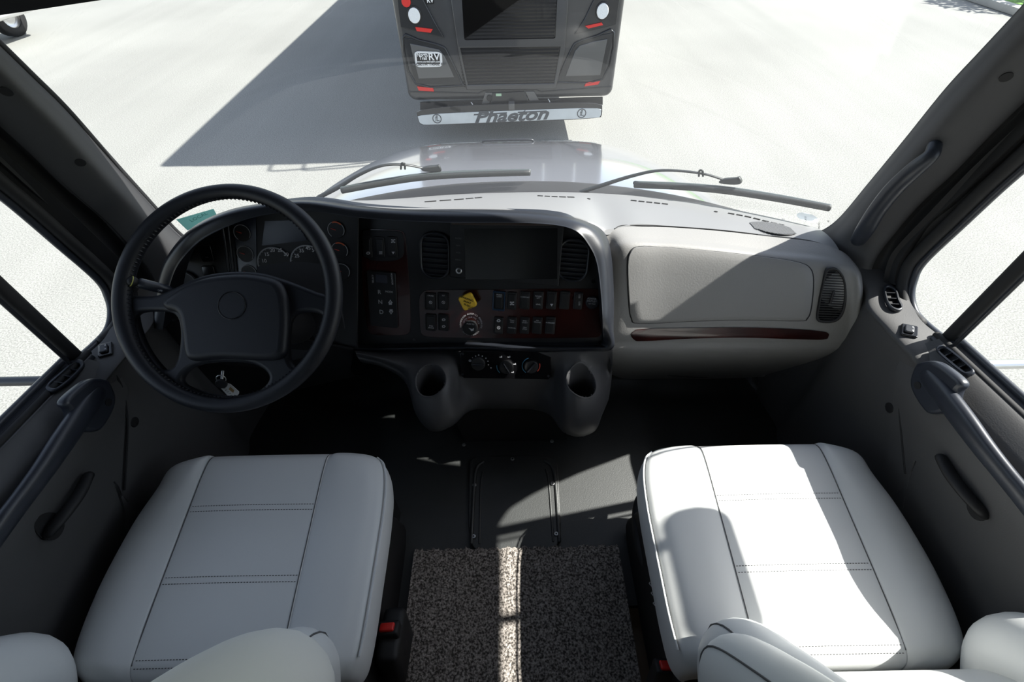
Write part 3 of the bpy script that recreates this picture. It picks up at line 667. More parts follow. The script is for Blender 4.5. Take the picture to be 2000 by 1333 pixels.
    q = Frame((.866, .33, .70), (0, -1, 0), (0, 0, 1)); L = [(a*sg, b_) for a, b_ in chaikin([q.px(*t) for t in cpx], 2)]
    plate('lever_cup', [L], cf, .004, M_rubber, d, -.002, .001)
    P = [W(1838, 895, x=.85), W(1858, 930, x=.846), W(1888, 968, x=.846), W(1915, 998, x=.852), W(1925, 1008, x=.862)]
    tube('release_lever', m(P), [.011, .0125, .0125, .011, .008], M_black, d, 12, 6, flat=.7)
    return d, b
dR, bdR = door(1); dL, bdL = door(-1)
# step / mirror rails outside the doors
for sg in (1, -1):
    p = W(1960, 712, x=1.22) if sg > 0 else W(35, 745, x=-1.22)
    o = tube('mirror_rail', [(sg*.97, p.y, p.z), (sg*1.25, p.y, p.z), (sg*1.75, p.y, p.z)], .012, M_steel if sg > 0 else M_navy, None, 12, 6)
    tag(o, ('bright silver' if sg > 0 else 'dark grey') + ' round rail outside the ' + ('right' if sg > 0 else 'left') + ' cab window', 'rail')

# ================================================================== DASHBOARD
db = thing('dashboard', 'wide dashboard with black centre panel and light grey passenger side', 'dashboard', (0, 1.05, .45))
SEAM = [(318, 560, .845), (322, 520, .86), (336, 484, .87), (370, 447, .885), (420, 420, .90), (500, 399, .93), (600, 391, .95), (700, 403, .965), (800, 409, .98), (900, 409, .99), (1000, 411, .99), (1100, 421, .99), (1150, 435, .985), (1186, 451, .985),
        (1240, 440, 1.015), (1300, 443, 1.02), (1400, 450, 1.01), (1500, 461, .99), (1580, 470, .96), (1640, 489, .93)]
rows = [[], [], [], []]
for px, py, y in SEAM:
    p = W(px, py, y=y); xr_ = max(-.83, min(.83, p.x*1.08)); q = Vector((xr_, yr(xr_), .812+.022*(abs(xr_)/.84)**2))
    rows[0].append(p + Vector((0, .0, -.012))); rows[1].append(p + (q-p)*.03 + Vector((0, .0, .0)))
    rows[2].append(p*.5 + q*.5 + Vector((0, 0, .008))); rows[3].append(q)
def loft2(name, rows, nu, mt, par, thick=0):
    rr = [spline(r_, nu) for r_ in rows]; G = [rr[0], rr[1]]
    for t in range(1, 15):
        t = t/14; G.append([a*(1-t)**2*1 + (b*2-(a+c)*.5)*2*t*(1-t) + c*t*t for a, b, c in zip(rr[1], rr[2], rr[3])])
    G.append([c+Vector((0, .012, -.03)) for c in rr[3]])
    return grid(name, G, mt, par, thick)
tp = loft2('top_pad', rows, 90, M_top, db, .006); bT = bvh_of(tp)

# passenger side fascia
ST = [
 [(1180, 455, .995), (1190, 480, .975), (1193, 505, .962), (1195, 570, .925), (1194, 640, .882), (1193, 665, .870), (1192, 697, .870), (1190, 730, .96)],
 [(1212, 444, 1.010), (1219, 464, .975), (1224, 490, .950), (1225, 565, .915), (1225, 637, .878), (1225, 666, .866), (1224, 700, .870), (1222, 740, 1.0)],
 [(1300, 444, 1.018), (1300, 466, .980), (1300, 487, .956), (1300, 560, .920), (1300, 640, .880), (1300, 667, .868), (1300, 700, .876), (1300, 740, 1.02)],
 [(1400, 451, 1.008), (1400, 474, .972), (1400, 496, .947), (1400, 565, .912), (1400, 640, .874), (1400, 667, .862), (1400, 699, .872), (1400, 740, 1.02)],
 [(1500, 462, .988), (1503, 487, .954), (1503, 509, .931), (1503, 572, .898), (1503, 640, .862), (1503, 667, .850), (1503, 698, .862), (1503, 735, 1.00)],
 [(1592, 473, .955), (1600, 497, .925), (1604, 520, .905), (1606, 580, .875), (1604, 640, .845), (1600, 666, .836), (1590, 694, .850), (1590, 725, .98)],
 [(1640, 489, .930), (1652, 508, .903), (1658, 532, .884), (1660, 585, .860), (1653, 645, .838), (1644, 668, .832), (1628, 690, .848), (1620, 715, .95)],
 [(1662, 505, .935), (1676, 525, .895), (1682, 548, .872), (1684, 592, .855), (1676, 648, .846), (1662, 672, .843), (1640, 692, .860), (1630, 715, .96)],
 [(1660, 508, 1.02), (1680, 528, 1.00), (1688, 552, .98), (1690, 592, .97), (1680, 648, .97), (1664, 672, .96), (1642, 692, .97), (1634, 712, 1.00)]]
fa = loft('passenger_fascia', [[W(px, py, y=y-(0, .012, .026, .032, .032, .03, .03, .01)[k]) for k, (px, py, y) in enumerate(s_)] for s_ in ST], 90, 90, M_grey, db, .006)
bF = bvh_of(fa)
def plane_from(b, P, off=0):
    q = [hit(b, *p)[0] for p in P]; u = (q[1]-q[0]); v = (q[2]-q[0]); n = u.cross(v).normalized()
    if n.dot(ray(*P[0])) > 0: n = -n
    c = sum(q, Vector())/len(q) + n*off; v2 = n.cross(Vector((1, 0, 0))).normalized()
    return Frame(c, v2.cross(n), v2)
GB = [(1226, 520), (1232, 492), (1250, 482), (1300, 484), (1400, 492), (1500, 503), (1560, 513), (1582, 525), (1588, 550), (1584, 600), (1576, 622), (1558, 627), (1450, 625), (1350, 628), (1250, 632), (1234, 622), (1229, 590)]
# the lid follows the fascia: drape a grid inside the outline
def drape(name, outline, b, off, mt, par, thick=.004, grow=0.0, rings=9, edge=.003):
    O = smooth2(outline, 4); cx = sum(p[0] for p in O)/len(O); cy = sum(p[1] for p in O)/len(O); n = len(O)
    vs, fs = [], []
    def put(px, py, o_):
        p, _ = hit(b, px, py, 0)
        if p is None: p = W(px, py, y=.9)
        return EYE + (p-EYE)*(1-o_/(p-EYE).length)
    sc = [(1+grow, -.002), (1+grow, off*.6), (1+grow-edge, off)] + [(1+grow-edge-(1-edge)*k/rings, off) for k in range(1, rings)]
    for s_, o_ in sc:
        for (x, y) in O: vs.append(put(cx+(x-cx)*s_, cy+(y-cy)*s_, o_))
    for r_ in range(len(sc)-1):
        for j in range(n): fs.append((r_*n+j, r_*n+(j+1) % n, (r_+1)*n+(j+1) % n, (r_+1)*n+j))
    vs.append(put(cx, cy, off)); t = len(vs)-1; L = (len(sc)-1)*n
    for j in range(n): fs.append((L+j, L+(j+1) % n, t))
    return mesh(name, vs, fs, mt, par, True, 50)
drape('glove_box_seam', GB, bF, .0012, M_rubber, db, grow=.012)
gb = drape('glove_box_lid', GB, bF, .0045, M_grey, db, edge=.008)
gb['label'] = 'glove box lid with leather grain'
WT = [(1232, 655), (1238, 647), (1255, 643), (1350, 641), (1450, 640), (1550, 643), (1600, 647), (1617, 651), (1618, 658), (1608, 664), (1550, 663), (1450, 660), (1350, 662), (1255, 667), (1240, 665)]
drape('wood_trim_strip', WT, bF, .003, M_wood, db, edge=.02)
VN = [(1612, 527), (1620, 522), (1634, 524), (1647, 540), (1652, 565), (1651, 595), (1643, 618), (1628, 629), (1604, 630), (1594, 622), (1598, 590), (1606, 550)]
fv = plane_from(bF, [(1600, 620), (1645, 618), (1612, 530)], .004)
L = smooth2(pxl(fv, VN), 4); cx = sum(p[0] for p in L)/len(L); cy = sum(p[1] for p in L)/len(L)
inn = [(cx+(x-cx)*.84, cy+(y-cy)*.90) for x, y in L]
vv = plate('side_air_vent', [L, inn], fv, .010, M_black, db, -.004, .003); plate('vent_well', [inn], fv, .001, M_rubber, vv, -.003)
parts = []
for k in range(19):
    y0 = min(y for x, y in inn)+(k+.7)*(max(y for x, y in inn)-min(y for x, y in inn))/20
    xs = [x for x, y in inn if abs(y-y0) < .006]
    if len(xs) > 1: parts.append(bar8(fv, min(xs), y0-.0011, max(xs), y0+.0011, -.002, .003))
multi('vent_slats', parts, M_face, vv)
tube('vent_thumb_lever', [fv.pt(cx, cy-.02, .004), fv.pt(cx, cy+.012, .006)], .003, M_black, vv, 8, 4)

# dash top: seam line, speaker grille, defrost slots, screws
tube('top_seam', [hit(bT, px, py, .0005)[0] or W(px, py, y=1.0) for px, py in ((1200, 447), (1216, 441), (1260, 441), (1300, 442), (1400, 449), (1480, 458))], .0012, M_rubber, db, 6, 6)
fs_ = frame_hit(bT, 1509, 446, .0012)
so = pxl(fs_, [(1509+43*math.cos(R(q))-2.6*math.sin(R(q)), 447+9.5*math.cos(R(q))+9*math.sin(R(q))) for q in range(0, 360, 24)])
L = smooth2(so, 4); sg_ = plate('speaker_grille', [L], fs_, .0015, M_grey2, db, 0, .0005)
parts = []
cx = sum(p[0] for p in L)/len(L)
for k in range(30):
    x0_ = min(p[0] for p in L)+(k+.5)*(max(p[0] for p in L)-min(p[0] for p in L))/30; ys_ = [y for x, y in L if abs(x-x0_) < .008]
    if len(ys_) > 1: parts.append(bar8(fs_, x0_-.0008, min(ys_)+.002, x0_+.0008, max(ys_)-.002, .0015, .0028))
multi('grille_rib', parts, M_top, sg_)
def slotline(P, n):
    Q = spline([Vector((a, b, 0)) for a, b in P], n*4+1); o = None; parts = []
    for k in range(n):
        a, b = Q[k*4], Q[k*4+3]; p, n1 = hit(bT, a.x, a.y, .0006); q, n2 = hit(bT, b.x, b.y, .0006)
        if p is None or q is None: continue
        u = (q-p).normalized(); v = n1.cross(u).normalized()*.0035; nn = n1*.0012
        parts.append([p-v, q-v, q+v, p+v, p-v+nn, q-v+nn, q+v+nn, p+v+nn])
    if parts: multi('defrost_slots', parts, M_rubber, db)
slotline([(1050, 383), (1085, 385), (1125, 386)], 5); slotline([(1232, 392), (1270, 396), (1308, 400)], 5); slotline([(1422, 417), (1460, 424), (1500, 434), (1535, 442)], 7)
slotline([(830, 395), (900, 390), (945, 386)], 5)
for p in ((1150, 389), (1398, 414)):
    f = frame_hit(bT, *p, .0006); plate('screw', [circ(0, 0, .005, 12)], f, .001, M_rubber, db)

# main face, leaning back 25 degrees
FF = Frame((0, .91, .89), (1, 0, 0), (0, math.sin(R(25)), math.cos(R(25))))
_ps, _ln = R(9.5), R(25)                              # the centre stack is turned towards the driver
_n3 = Vector((-math.sin(_ps)*math.cos(_ln), -math.cos(_ps)*math.cos(_ln), math.sin(_ln))); _u3 = Vector((math.cos(_ps), -math.sin(_ps), 0))
CF = Frame(Vector((0, .91, .89))-_n3*.034, _u3, _n3.cross(_u3))
# instrument hood (outer seam -> lip -> recess)
PR = [((303, 640, .80), (318, 645, .785)), ((305, 592, .835), (323, 600, .81)), ((312, 545, .85), (332, 553, .825)), ((328, 500, .865), (350, 512, .835)), ((370, 449, .885), (390, 470, .852)), ((430, 416, .905), (447, 440, .870)),
      ((500, 399, .93), (510, 420, .89)), ((600, 391, .95), (600, 411, .912)), ((700, 403, .965), (700, 424, .922)), ((800, 409, .98), (800, 431, .93)), ((900, 409, .99), (900, 434, .932)),
      ((1000, 411, .99), (1000, 434, .932)), ((1090, 419, .985), (1080, 438, .92)), ((1148, 434, .965), (1125, 450, .900)), ((1181, 456, .945), (1151, 478, .882)), ((1194, 500, .905), (1167, 515, .858)),
      ((1199, 580, .855), (1175, 580, .818)), ((1198, 640, .812), (1178, 640, .782)), ((1196, 676, .785), (1177, 668, .765)), ((1150, 682, .788), (1150, 672, .770)), ((1000, 682, .812), (1000, 671, .798)), ((850, 682, .818), (850, 672, .806)), ((697, 684, .82), (700, 674, .808)), ((693, 676, .83), (697, 668, .812))]
ro, rm, rl, ri, rz = [], [], [], [], []
for o_, l_ in PR:
    po, pl_ = W(o_[0], o_[1], y=o_[2]), W(l_[0], l_[1], y=l_[2])
    if l_[1] > 665 and l_[0] > 690: pl_ = CF.at(l_[0], l_[1], .010); po = CF.at(o_[0], o_[1], .016)
    ro.append(po+Vector((0, .012, -.012))); rm.append(po); rl.append((po+pl_)/2+Vector((0, -.010, .012))); ri.append(pl_)
    c = Vector((.0, .0, 0)); rz.append(pl_+Vector((0, .075, -.010)))
bz = loft('instrument_hood', [ro, rm, rl, ri, [p+Vector((0, .006, -.001)) for p in ri], rz], 160, 24, M_bezel, db)
face = plate('centre_panel', [pxl(CF, [(698, 672), (690, 560), (688, 424), (740, 428), (800, 430), (900, 432), (1080, 436), (1130, 450), (1156, 478), (1171, 515), (1180, 580), (1181, 640), (1180, 674)])], CF, .012, M_face, db, -.012, .002)
clF = FF.off(-.052)
plate('cluster_panel', [pxl(clF, [(300, 660), (322, 560), (345, 505), (390, 462), (450, 432), (520, 412), (600, 404), (700, 415), (698, 680), (500, 720), (330, 700)])], clF, .008, M_face, db, -.008, .002)
FS = CF                                              # surface of the centre panel
k0 = math.dist(FS.px(1000, 550), FS.px(1010, 550))/10     # metres per photo pixel here
# wood veneer fields
wd1 = plate('wood_veneer', [chaikin(pxl(FS, [(704, 452), (712, 447), (785, 449), (793, 460), (800, 560), (803, 645), (795, 655), (728, 655), (718, 646), (708, 560)]), 2, .2)], FS, .0015, M_wood, db, 0, .0005)
wd2 = plate('wood_veneer', [chaikin(pxl(FS, [(818, 567), (900, 566), (1090, 564), (1170, 564), (1176, 572), (1177, 650), (1168, 660), (1000, 661), (832, 659), (821, 650)]), 2, .15)], FS, .0015, M_wood, db, 0, .0005)
plate('switch_field', [chaikin(pxl(FS, [(708, 452), (716, 449), (783, 451), (789, 460), (790, 510), (712, 510)]), 2, .2)], FS, .003, M_black, db, .0, .0008)
gs = plate('gear_selector', [rrect(*FS.px(749, 585), 60*k0, 118*k0, .006)], FS, .006, M_face, db, .001, .002)
G2 = FS.off(.0071)
plate('gear_display', [rrect(*G2.px(745, 545), 24*k0, 16*k0, .002)], G2, .0006, mat('unlit_blue_grey_display', (.03, .032, .05), .3), gs)
for s_, x, y, h_ in (('R', 741, 571, 8), ('N', 743, 590.5, 8), ('D', 745, 610, 8)): text('gear_letter', s_, G2, x, y, h_, M_mark, gs, h=.0004, thick=.0002)
text('gear_letter', 'MODE', G2, 760, 570.5, 3.6, M_mark, gs, h=.0004)
for (x, y, up_) in ((762.5, 590.5, 1), (764, 609.5, -1)):
    P = [(x-4.5, y+up_*1.5), (x, y-up_*5), (x+4.5, y+up_*1.5)] ; B = [(x-3, y+up_*1.5), (x+3, y+up_*1.5), (x+3, y+up_*5), (x-3, y+up_*5)]
    plate('arrow_key', [pxl(G2, P), pxl(G2, [(x-2, y+up_*.5), (x, y-up_*2), (x+2, y+up_*.5)])], G2, .0004, M_mark, gs, .0002)
    plate('arrow_key', [pxl(G2, B)], G2, .0004, M_mark, gs, .0002)
for x, r_ in ((728.5, 90), (765.5, 90)): text('gear_letter', 'SELECT' if x < 750 else 'MONITOR', G2, x, 545, 3.2, M_mark, gs, r_-3 if x < 750 else 93-180, h=.0004, sx=1.1)

# rocker switches
def switch(x, y, w, h, marks, nm='rocker_switch', mt=None, frame=None):
    s = plate(nm, [rrect(*FS.px(x, y), w*k0, h*k0, .003)], FS, .0055, mt or M_black, db, .001, .0018)
    plate('rocker_key', [rrect(*FS.px(x, y), w*.72*k0, h*.78*k0, .003)], FS.off(.0055), .003, M_face, s, 0, .0012)
    T = FS.off(.0088)
    for (dy, kind) in marks:
        if kind[0] == '#':
            lines = kind[1:].split('/')
            for i, ln in enumerate(lines): text('switch_mark', ln, T, x, y+dy+(i-(len(lines)-1)/2)*3.6, 2.6, M_mark, s, h=.0003)
        elif kind == 'o': plate('switch_mark', [circ(*T.px(x, y+dy), 3.4*k0, 20), circ(*T.px(x, y+dy), 2.5*k0, 20)], T, .0004, M_mark, s); plate('switch_mark', [pxl(T, [(x-2.2, y+dy-1.8), (x-1.5, y+dy-2.4), (x+2.2, y+dy+1.8), (x+1.5, y+dy+2.4)])], T, .0004, M_mark, s)
        elif kind == 'c': plate('switch_mark', [pxl(T, [(x-4, y+dy), (x-2, y+dy-3), (x+2, y+dy-3), (x+4, y+dy), (x+2, y+dy+2.4), (x-2, y+dy+2.4)]), pxl(T, [(x-2, y+dy), (x-1, y+dy-1.6), (x+1, y+dy-1.6), (x+2, y+dy), (x+1, y+dy+1), (x-1, y+dy+1)])], T, .0004, M_mark, s)
        elif kind == 'v': plate('switch_mark', [pxl(T, [(x-3, y+dy-2), (x+3, y+dy-2), (x, y+dy+3)])], T, .0004, M_mark, s)
        elif kind == '=':
            for q in (-2, 0, 2): plate('switch_mark', [pxl(T, [(x-3.2, y+dy+q-.5), (x+3.2, y+dy+q-.5), (x+3.2, y+dy+q+.5), (x-3.2, y+dy+q+.5)])], T, .0004, M_mark, s)
        elif kind == 'L': plate('switch_mark', [pxl(T, [(x-3.5, y+dy-2), (x+1, y+dy-2.5), (x+3.5, y+dy), (x+1, y+dy+2.5), (x-3.5, y+dy+2)]), pxl(T, [(x-2, y+dy-1), (x+.5, y+dy-1), (x+2, y+dy), (x+.5, y+dy+1), (x-2, y+dy+1)])], T, .0004, M_mark, s)
        elif kind == 'X':
            for q in (-2.4, 2.4): plate('switch_mark', [pxl(T, [(x-4, y+dy+q-1), (x-1.4, y+dy+q-1), (x-1.4, y+dy+q+1), (x-4, y+dy+q+1)]), pxl(T, [(x+1.4, y+dy+q-1), (x+4, y+dy+q-1), (x+4, y+dy+q+1), (x+1.4, y+dy+q+1)])], T, .0004, M_mark, s)
            plate('switch_mark', [pxl(T, [(x-.8, y+dy-3), (x+.8, y+dy-3), (x+.8, y+dy+3), (x-.8, y+dy+3)]), pxl(T, [(x-3, y+dy-.4), (x-1, y+dy-.4), (x-1, y+dy+.4), (x-3, y+dy+.4)])], T, .0004, M_mark, s)
    return s
switch(719, 482, 19, 40, [(13, 'c')]); switch(743.5, 482, 19, 40, [(12, '=')]); switch(768, 482, 19, 40, [(-11, 'X'), (12, 'v')])
switch(841, 588, 22, 36, [(-10, '#CRUISE'), (3, 'o')]); switch(866, 588, 22, 36, [(-10, '#SET'), (3, 'o')])
switch(842, 629, 22, 36, [(10, '#ENG/BRAKE')]); switch(867, 629, 22, 36, [(-4, 'L'), (9, 'L')])
bl = plate('switch_bezel', [rrect(*FS.px(975, 587), 25*k0, 40*k0, .003), rrect(*FS.px(975, 587), 20*k0, 33*k0, .002)], FS, .004, mat('blue_switch_bezel', (.004, .025, .06), .5), db, .004, .001)
switch(975, 587, 19, 36, [(-9, '#BRAKE/LOCK')]); switch(1000, 587, 19, 36, [(6, 'X')]); switch(1025.5, 586, 19, 36, [(-5, '#COMFORT')])
switch(1051.5, 586, 19, 36, [(-5, '#POWER/LIFT'), (9, '#LEVEL')]); switch(1077.5, 586, 19, 36, [(10, 'v')]); switch(1103, 586, 19, 36, [])
for x, mk in ((974, [(-8, 'c'), (5.5, 'o')]), (1000, [(-7, '#TRAC/AIDS'), (6, '#NORMAL')]), (1025, [(-6, '#ENG/START'), (7, '#GEN/STOP')]), (1049.5, [(-7, '#AIR/RELEASE')]), (1075, [(-4, '#AUXILIARY')])): switch(x, 635, 19, 36, mk)
us = switch(1129, 587, 17, 34, [], 'usb_port_plate', M_bezel)
for dy in (-8, 6): text('switch_mark', 'USB', FS.off(.0088), 1131.5, 587+dy, 3.6, M_mark, us, -88, h=.0003)
pc = FS.px(1156.5, 590); po_ = plate('power_outlet_cap', [circ(*pc, 12.5*k0)], FS, .010, M_bezel, db, .001, .003); T = FS.off(.0112)
for s_, dy, h_ in (('POWER', -5, 3.6), ('OUTLET', 0, 3.6), ('12V MAX', 5, 2.6)): text('switch_mark', s_, T, 1156, 589+dy, h_, M_mark, po_, h=.0003)
# yellow parking brake knob, black round brake knob
YC = (914.5, 588); a, b = FS.px(*YC)
tube('knob_stem', [FS.pt(a, b, 0), FS.pt(a, b, .022)], .008, M_black, db, 12, 2)
KF = FS.off(.020); c = KF.px(*YC); ang = R(-22); hs = .0195
dia = [(c[0]+hs*math.sqrt(2)*math.cos(ang+R(90*k+5)), c[1]+hs*math.sqrt(2)*math.sin(ang+R(90*k+5))) for k in range(4)]
kn = plate('parking_brake_knob', [chaikin(dia, 3, .12)], KF, .010, M_yellow, db, 0, .0025); kn['label'] = 'yellow diamond knob'
KT = KF.off(.0101); M_ink = mat('black_ink', (.02, .015, .005), .6)
text('knob_lettering', 'PARKING', KT, 913, 584.5, 4.0, M_ink, kn, -14, h=.0003); text('knob_lettering', 'BRAKE', KT, 912.5, 590.5, 3.6, M_ink, kn, -14, h=.0003); text('knob_lettering', 'PUSH', KT, 912.5, 597, 3.8, M_ink, kn, -14, h=.0003)
text('knob_lettering', 'PULL', KT, 925, 581, 2.2, M_ink, kn, -50, h=.0003); text('knob_lettering', 'APPLY', KT, 903, 579, 2.2, M_ink, kn, 38, h=.0003); text('knob_lettering', 'RELEASE', KT, 919, 602, 2.0, M_ink, kn, 28, h=.0003)
BC = (920, 638); a, b = FS.px(*BC)
bkn = plate('brake_knob', [circ(a, b, 15*k0)], FS, .016, M_black, db, .001, .004); T = FS.off(.0172)
def arctext(s, cx, cy, rad, a0, a1, h, par, fr, inward=False):
    for i, ch in enumerate(s):
        if ch == ' ': continue
        t = a0+(a1-a0)*(i+.5)/len(s); px_ = cx+rad*math.cos(R(t)); py_ = cy-rad*math.sin(R(t))
        text('knob_lettering', ch, fr, px_, py_, h, M_mark, par, (t-90) if not inward else (t+90), h=.0003)
T0 = FS.off(.0019)
arctext('SUSPENSION AUTOFILL OVERRIDE', 920, 634, 20.5, 200, -22, 3.2, bkn, T0); arctext('LOWER FENDER', 920, 634, 20.5, 220, 320, 3.2, bkn, T0, True)
arctext('OPEN DURING ICE', 920, 635, 15.0, 165, 5, 3, bkn, T); text('knob_lettering', 'PUSH KNOB', T, 920, 628, 2.4, M_mark, bkn, h=.0003); text('knob_lettering', 'PUSH TO', T, 919, 633.5, 2.6, M_mark, bkn, h=.0003)
plate('knob_lettering', [pxl(T, [(915, 641), (922, 643), (926, 641), (925, 646), (920, 647), (919, 644)])], T, .0004, M_mark, bkn, .0002)
for p in ((1159, 550), (809, 664), (700, 668), (1172, 669), (692, 440)):
    a, b = FS.px(*p); plate('panel_screw', [circ(a, b, 4*k0, 14)], FS, .0015, M_gloss, db, .0002, .0005)
# round air vents flanking the display
def dvent(cx, cy, w, h):
    c = FS.px(cx, cy); L = rrect(c[0], c[1], w*k0, h*k0, min(w, h)*.42*k0, 8); inn = rrect(c[0], c[1], (w-11)*k0, (h-11)*k0, (min(w, h)-11)*.40*k0, 8)
    o = plate('air_vent', [L, inn], FS, .010, M_bezel, db, .0005, .004); plate('vent_well', [inn], FS, .001, M_rubber, o, .0006)
    parts = []
    for k in range(8):
        y0 = c[1]-(h-11)*k0/2+(k+.5)*(h-11)*k0/8; xs = [x for x, y in inn if abs(y-y0) < .006] or [c[0]-w*k0*.4, c[0]+w*k0*.4]
        f2 = Frame(FS.pt(0, y0, .005), FS.u, FS.v+FS.n*.5); parts.append(bar8(f2, min(xs), -.0009, max(xs), .0009, -.004, .004))
    multi('vent_slats', parts, M_navy, o)
dvent(851, 499, 62, 92); dvent(1120, 508, 60, 82)
# display unit standing proud of the panel
DF = FS.off(.014)
dp = plate('display_unit', [rrect(*DF.px(986, 492.5), 214*k0*.985, 116*k0*.985, .003)], FS, .014, M_face, db, .0, .002)
plate('screen', [pxl(DF, [(907, 447), (1089, 446), (1088, 545), (909, 546)])], DF, .0006, M_screen, dp)
plate('brow', [pxl(DF.off(.003), [(880, 434), (1091, 434), (1089, 441), (883, 440)])], DF, .006, mat('bronze_black_trim', (.05, .035, .028), .3), dp, -.002, .002)
kf = DF; a, b = kf.px(897, 528.5); plate('volume_knob', [circ(a, b, 6.2*k0)], kf, .008, M_steel, dp, 0, .002)
plate('knob_cap', [circ(a+.0012, b+.001, 3.4*k0)], kf.off(.0085), .0008, M_gloss, dp)
for i, s_ in enumerate(('RADIO', 'NAV', 'AUX', 'MENU')): text('key_lettering', s_, DF.off(.0004), 895, 466+i*14, 3, M_markdim, dp, h=.0003)
# gauges in the cluster
CG = clF.off(.0005); kc = math.dist(CG.px(560, 500), CG.px(570, 500))/10
M_tick = mat('gauge_printing', (.30, .31, .33), .6)
plate('gauge_field', [pxl(CG, [(456, 433), (500, 425), (502, 530), (466, 534)])], CG, .0015, M_navyglass, db, 0)
plate('gauge_field', [pxl(CG, [(518, 432), (578, 430), (600, 470), (512, 480)])], CG, .0015, M_navyglass, db, 0)
def gauge(cx, cy, r, nums, a0, a1, needle, full=True, nm='gauge'):
    a, b = CG.px(cx, cy); T = CG.off(.0035)
    o = plate(nm, [circ(a, b, r*kc, 40)], CG, .003, M_face, db, .0, .0006)
    plate('dial_ring', [arcband(a, b, r*.93*kc, r*1.0*kc, a0, a1, 40)], T, .0004, M_tick, o)
    nt_ = int(abs(a1-a0)/7)
    for k in range(nt_+1):
        t = R(a0+(a1-a0)*k/nt_); u = (math.cos(t), math.sin(t)); w_ = (-u[1]*.0003, u[0]*.0003); r1, r2 = r*.86*kc, r*.95*kc
        if k % 2 == 0 and r > 25: plate('dial_tick', [[(a+u[0]*r1+w_[0], b+u[1]*r1+w_[1]), (a+u[0]*r2+w_[0], b+u[1]*r2+w_[1]), (a+u[0]*r2-w_[0], b+u[1]*r2-w_[1]), (a+u[0]*r1-w_[0], b+u[1]*r1-w_[1])]], T, .0004, M_tick, o)
    for s_, nx_, ny_ in nums: text('dial_number', s_, T, nx_, ny_, 7.2, M_mark, o, h=.0003, bold=.012)
    t = R(needle); u = Vector((math.cos(t), math.sin(t))); w_ = Vector((-u.y, u.x))*.0009
    plate('needle', [[(a+w_.x, b+w_.y), (a+u.x*r*.62*kc+w_.x*.4, b+u.y*r*.62*kc+w_.y*.4), (a+u.x*r*.62*kc-w_.x*.4, b+u.y*r*.62*kc-w_.y*.4), (a-w_.x, b-w_.y)]], T.off(.002), .0006, M_redmark, o)
gauge(538, 516, 34, [('5', 517, 525), ('10', 516, 510), ('15', 521, 497), ('20', 532, 489), ('25', 547, 489), ('30', 559, 497)], 212, 28, 228, nm='tachometer')
gauge(604, 514, 36, [('5', 582, 530), ('15', 577, 516), ('25', 580, 500), ('35', 589, 490), ('45', 602, 485), ('55', 614, 489), ('65', 626, 499), ('75', 632, 514), ('85', 631, 531)], 225, -38, 228, nm='speedometer')
for x, y, r in ((474, 455, 16), (480, 496, 16), (487, 532, 15), (657, 449, 16), (664, 489, 16), (668, 530, 16)):
    o = gauge(x, y, r, [], 230, -40, 160)
for x, y in ((664, 489), (657, 449)):
    a, b = CG.px(x, y); plate('warning_arc', [arcband(a, b, 13.5*kc, 16*kc, 40, 110, 16)], CG.off(.0042), .0004, M_orange, db)
tube('gauge_divider', [CG.at(386+52, 437, .01), CG.at(446, 480, .012), CG.at(452, 532, .01)], .0035, M_bezel, db, 8, 6)
tube('gauge_divider', [CG.at(449, 436, .01), CG.at(455, 480, .012), CG.at(461, 532, .01)], .003, M_bezel, db, 8, 6)
for (x, y, nm, tx) in ((404, 495, 'headlamp_switch', 'ON'), (410, 535, 'headlamp_switch', 'PANEL/LAMPS')):
    a, b = CG.px(x, y); o = plate(nm, [rrect(a, b, 24*kc, 32*kc, .004)], CG, .004, M_gloss, db, 0, .0015)
    for i, ln in enumerate(tx.split('/')): text('switch_mark', ln, CG.off(.0042), x, y+8+i*3.5, 2.8, M_markdim, o, h=.0003)
a, b = CG.px(366, 552); plate('side_air_vent', [circ(a, b, 24*kc), circ(a, b, 19*kc)], CG, .010, M_bezel, db, 0, .004)

loft('sun_leak_filler', [[W(1180, 457, y=.950), W(1193, 500, y=.910), W(1197, 580, y=.860), W(1196, 640, y=.817), W(1194, 682, y=.795), W(1188, 770, y=.80)],
    [W(1186, 470, y=.985), W(1192, 505, y=.950), W(1194, 575, y=.905), W(1193, 640, y=.862), W(1191, 700, y=.850), W(1188, 780, y=.93)]], 20, 6, M_black, db, .004)  # hidden strip, added to stop sun leaking through the panel gap
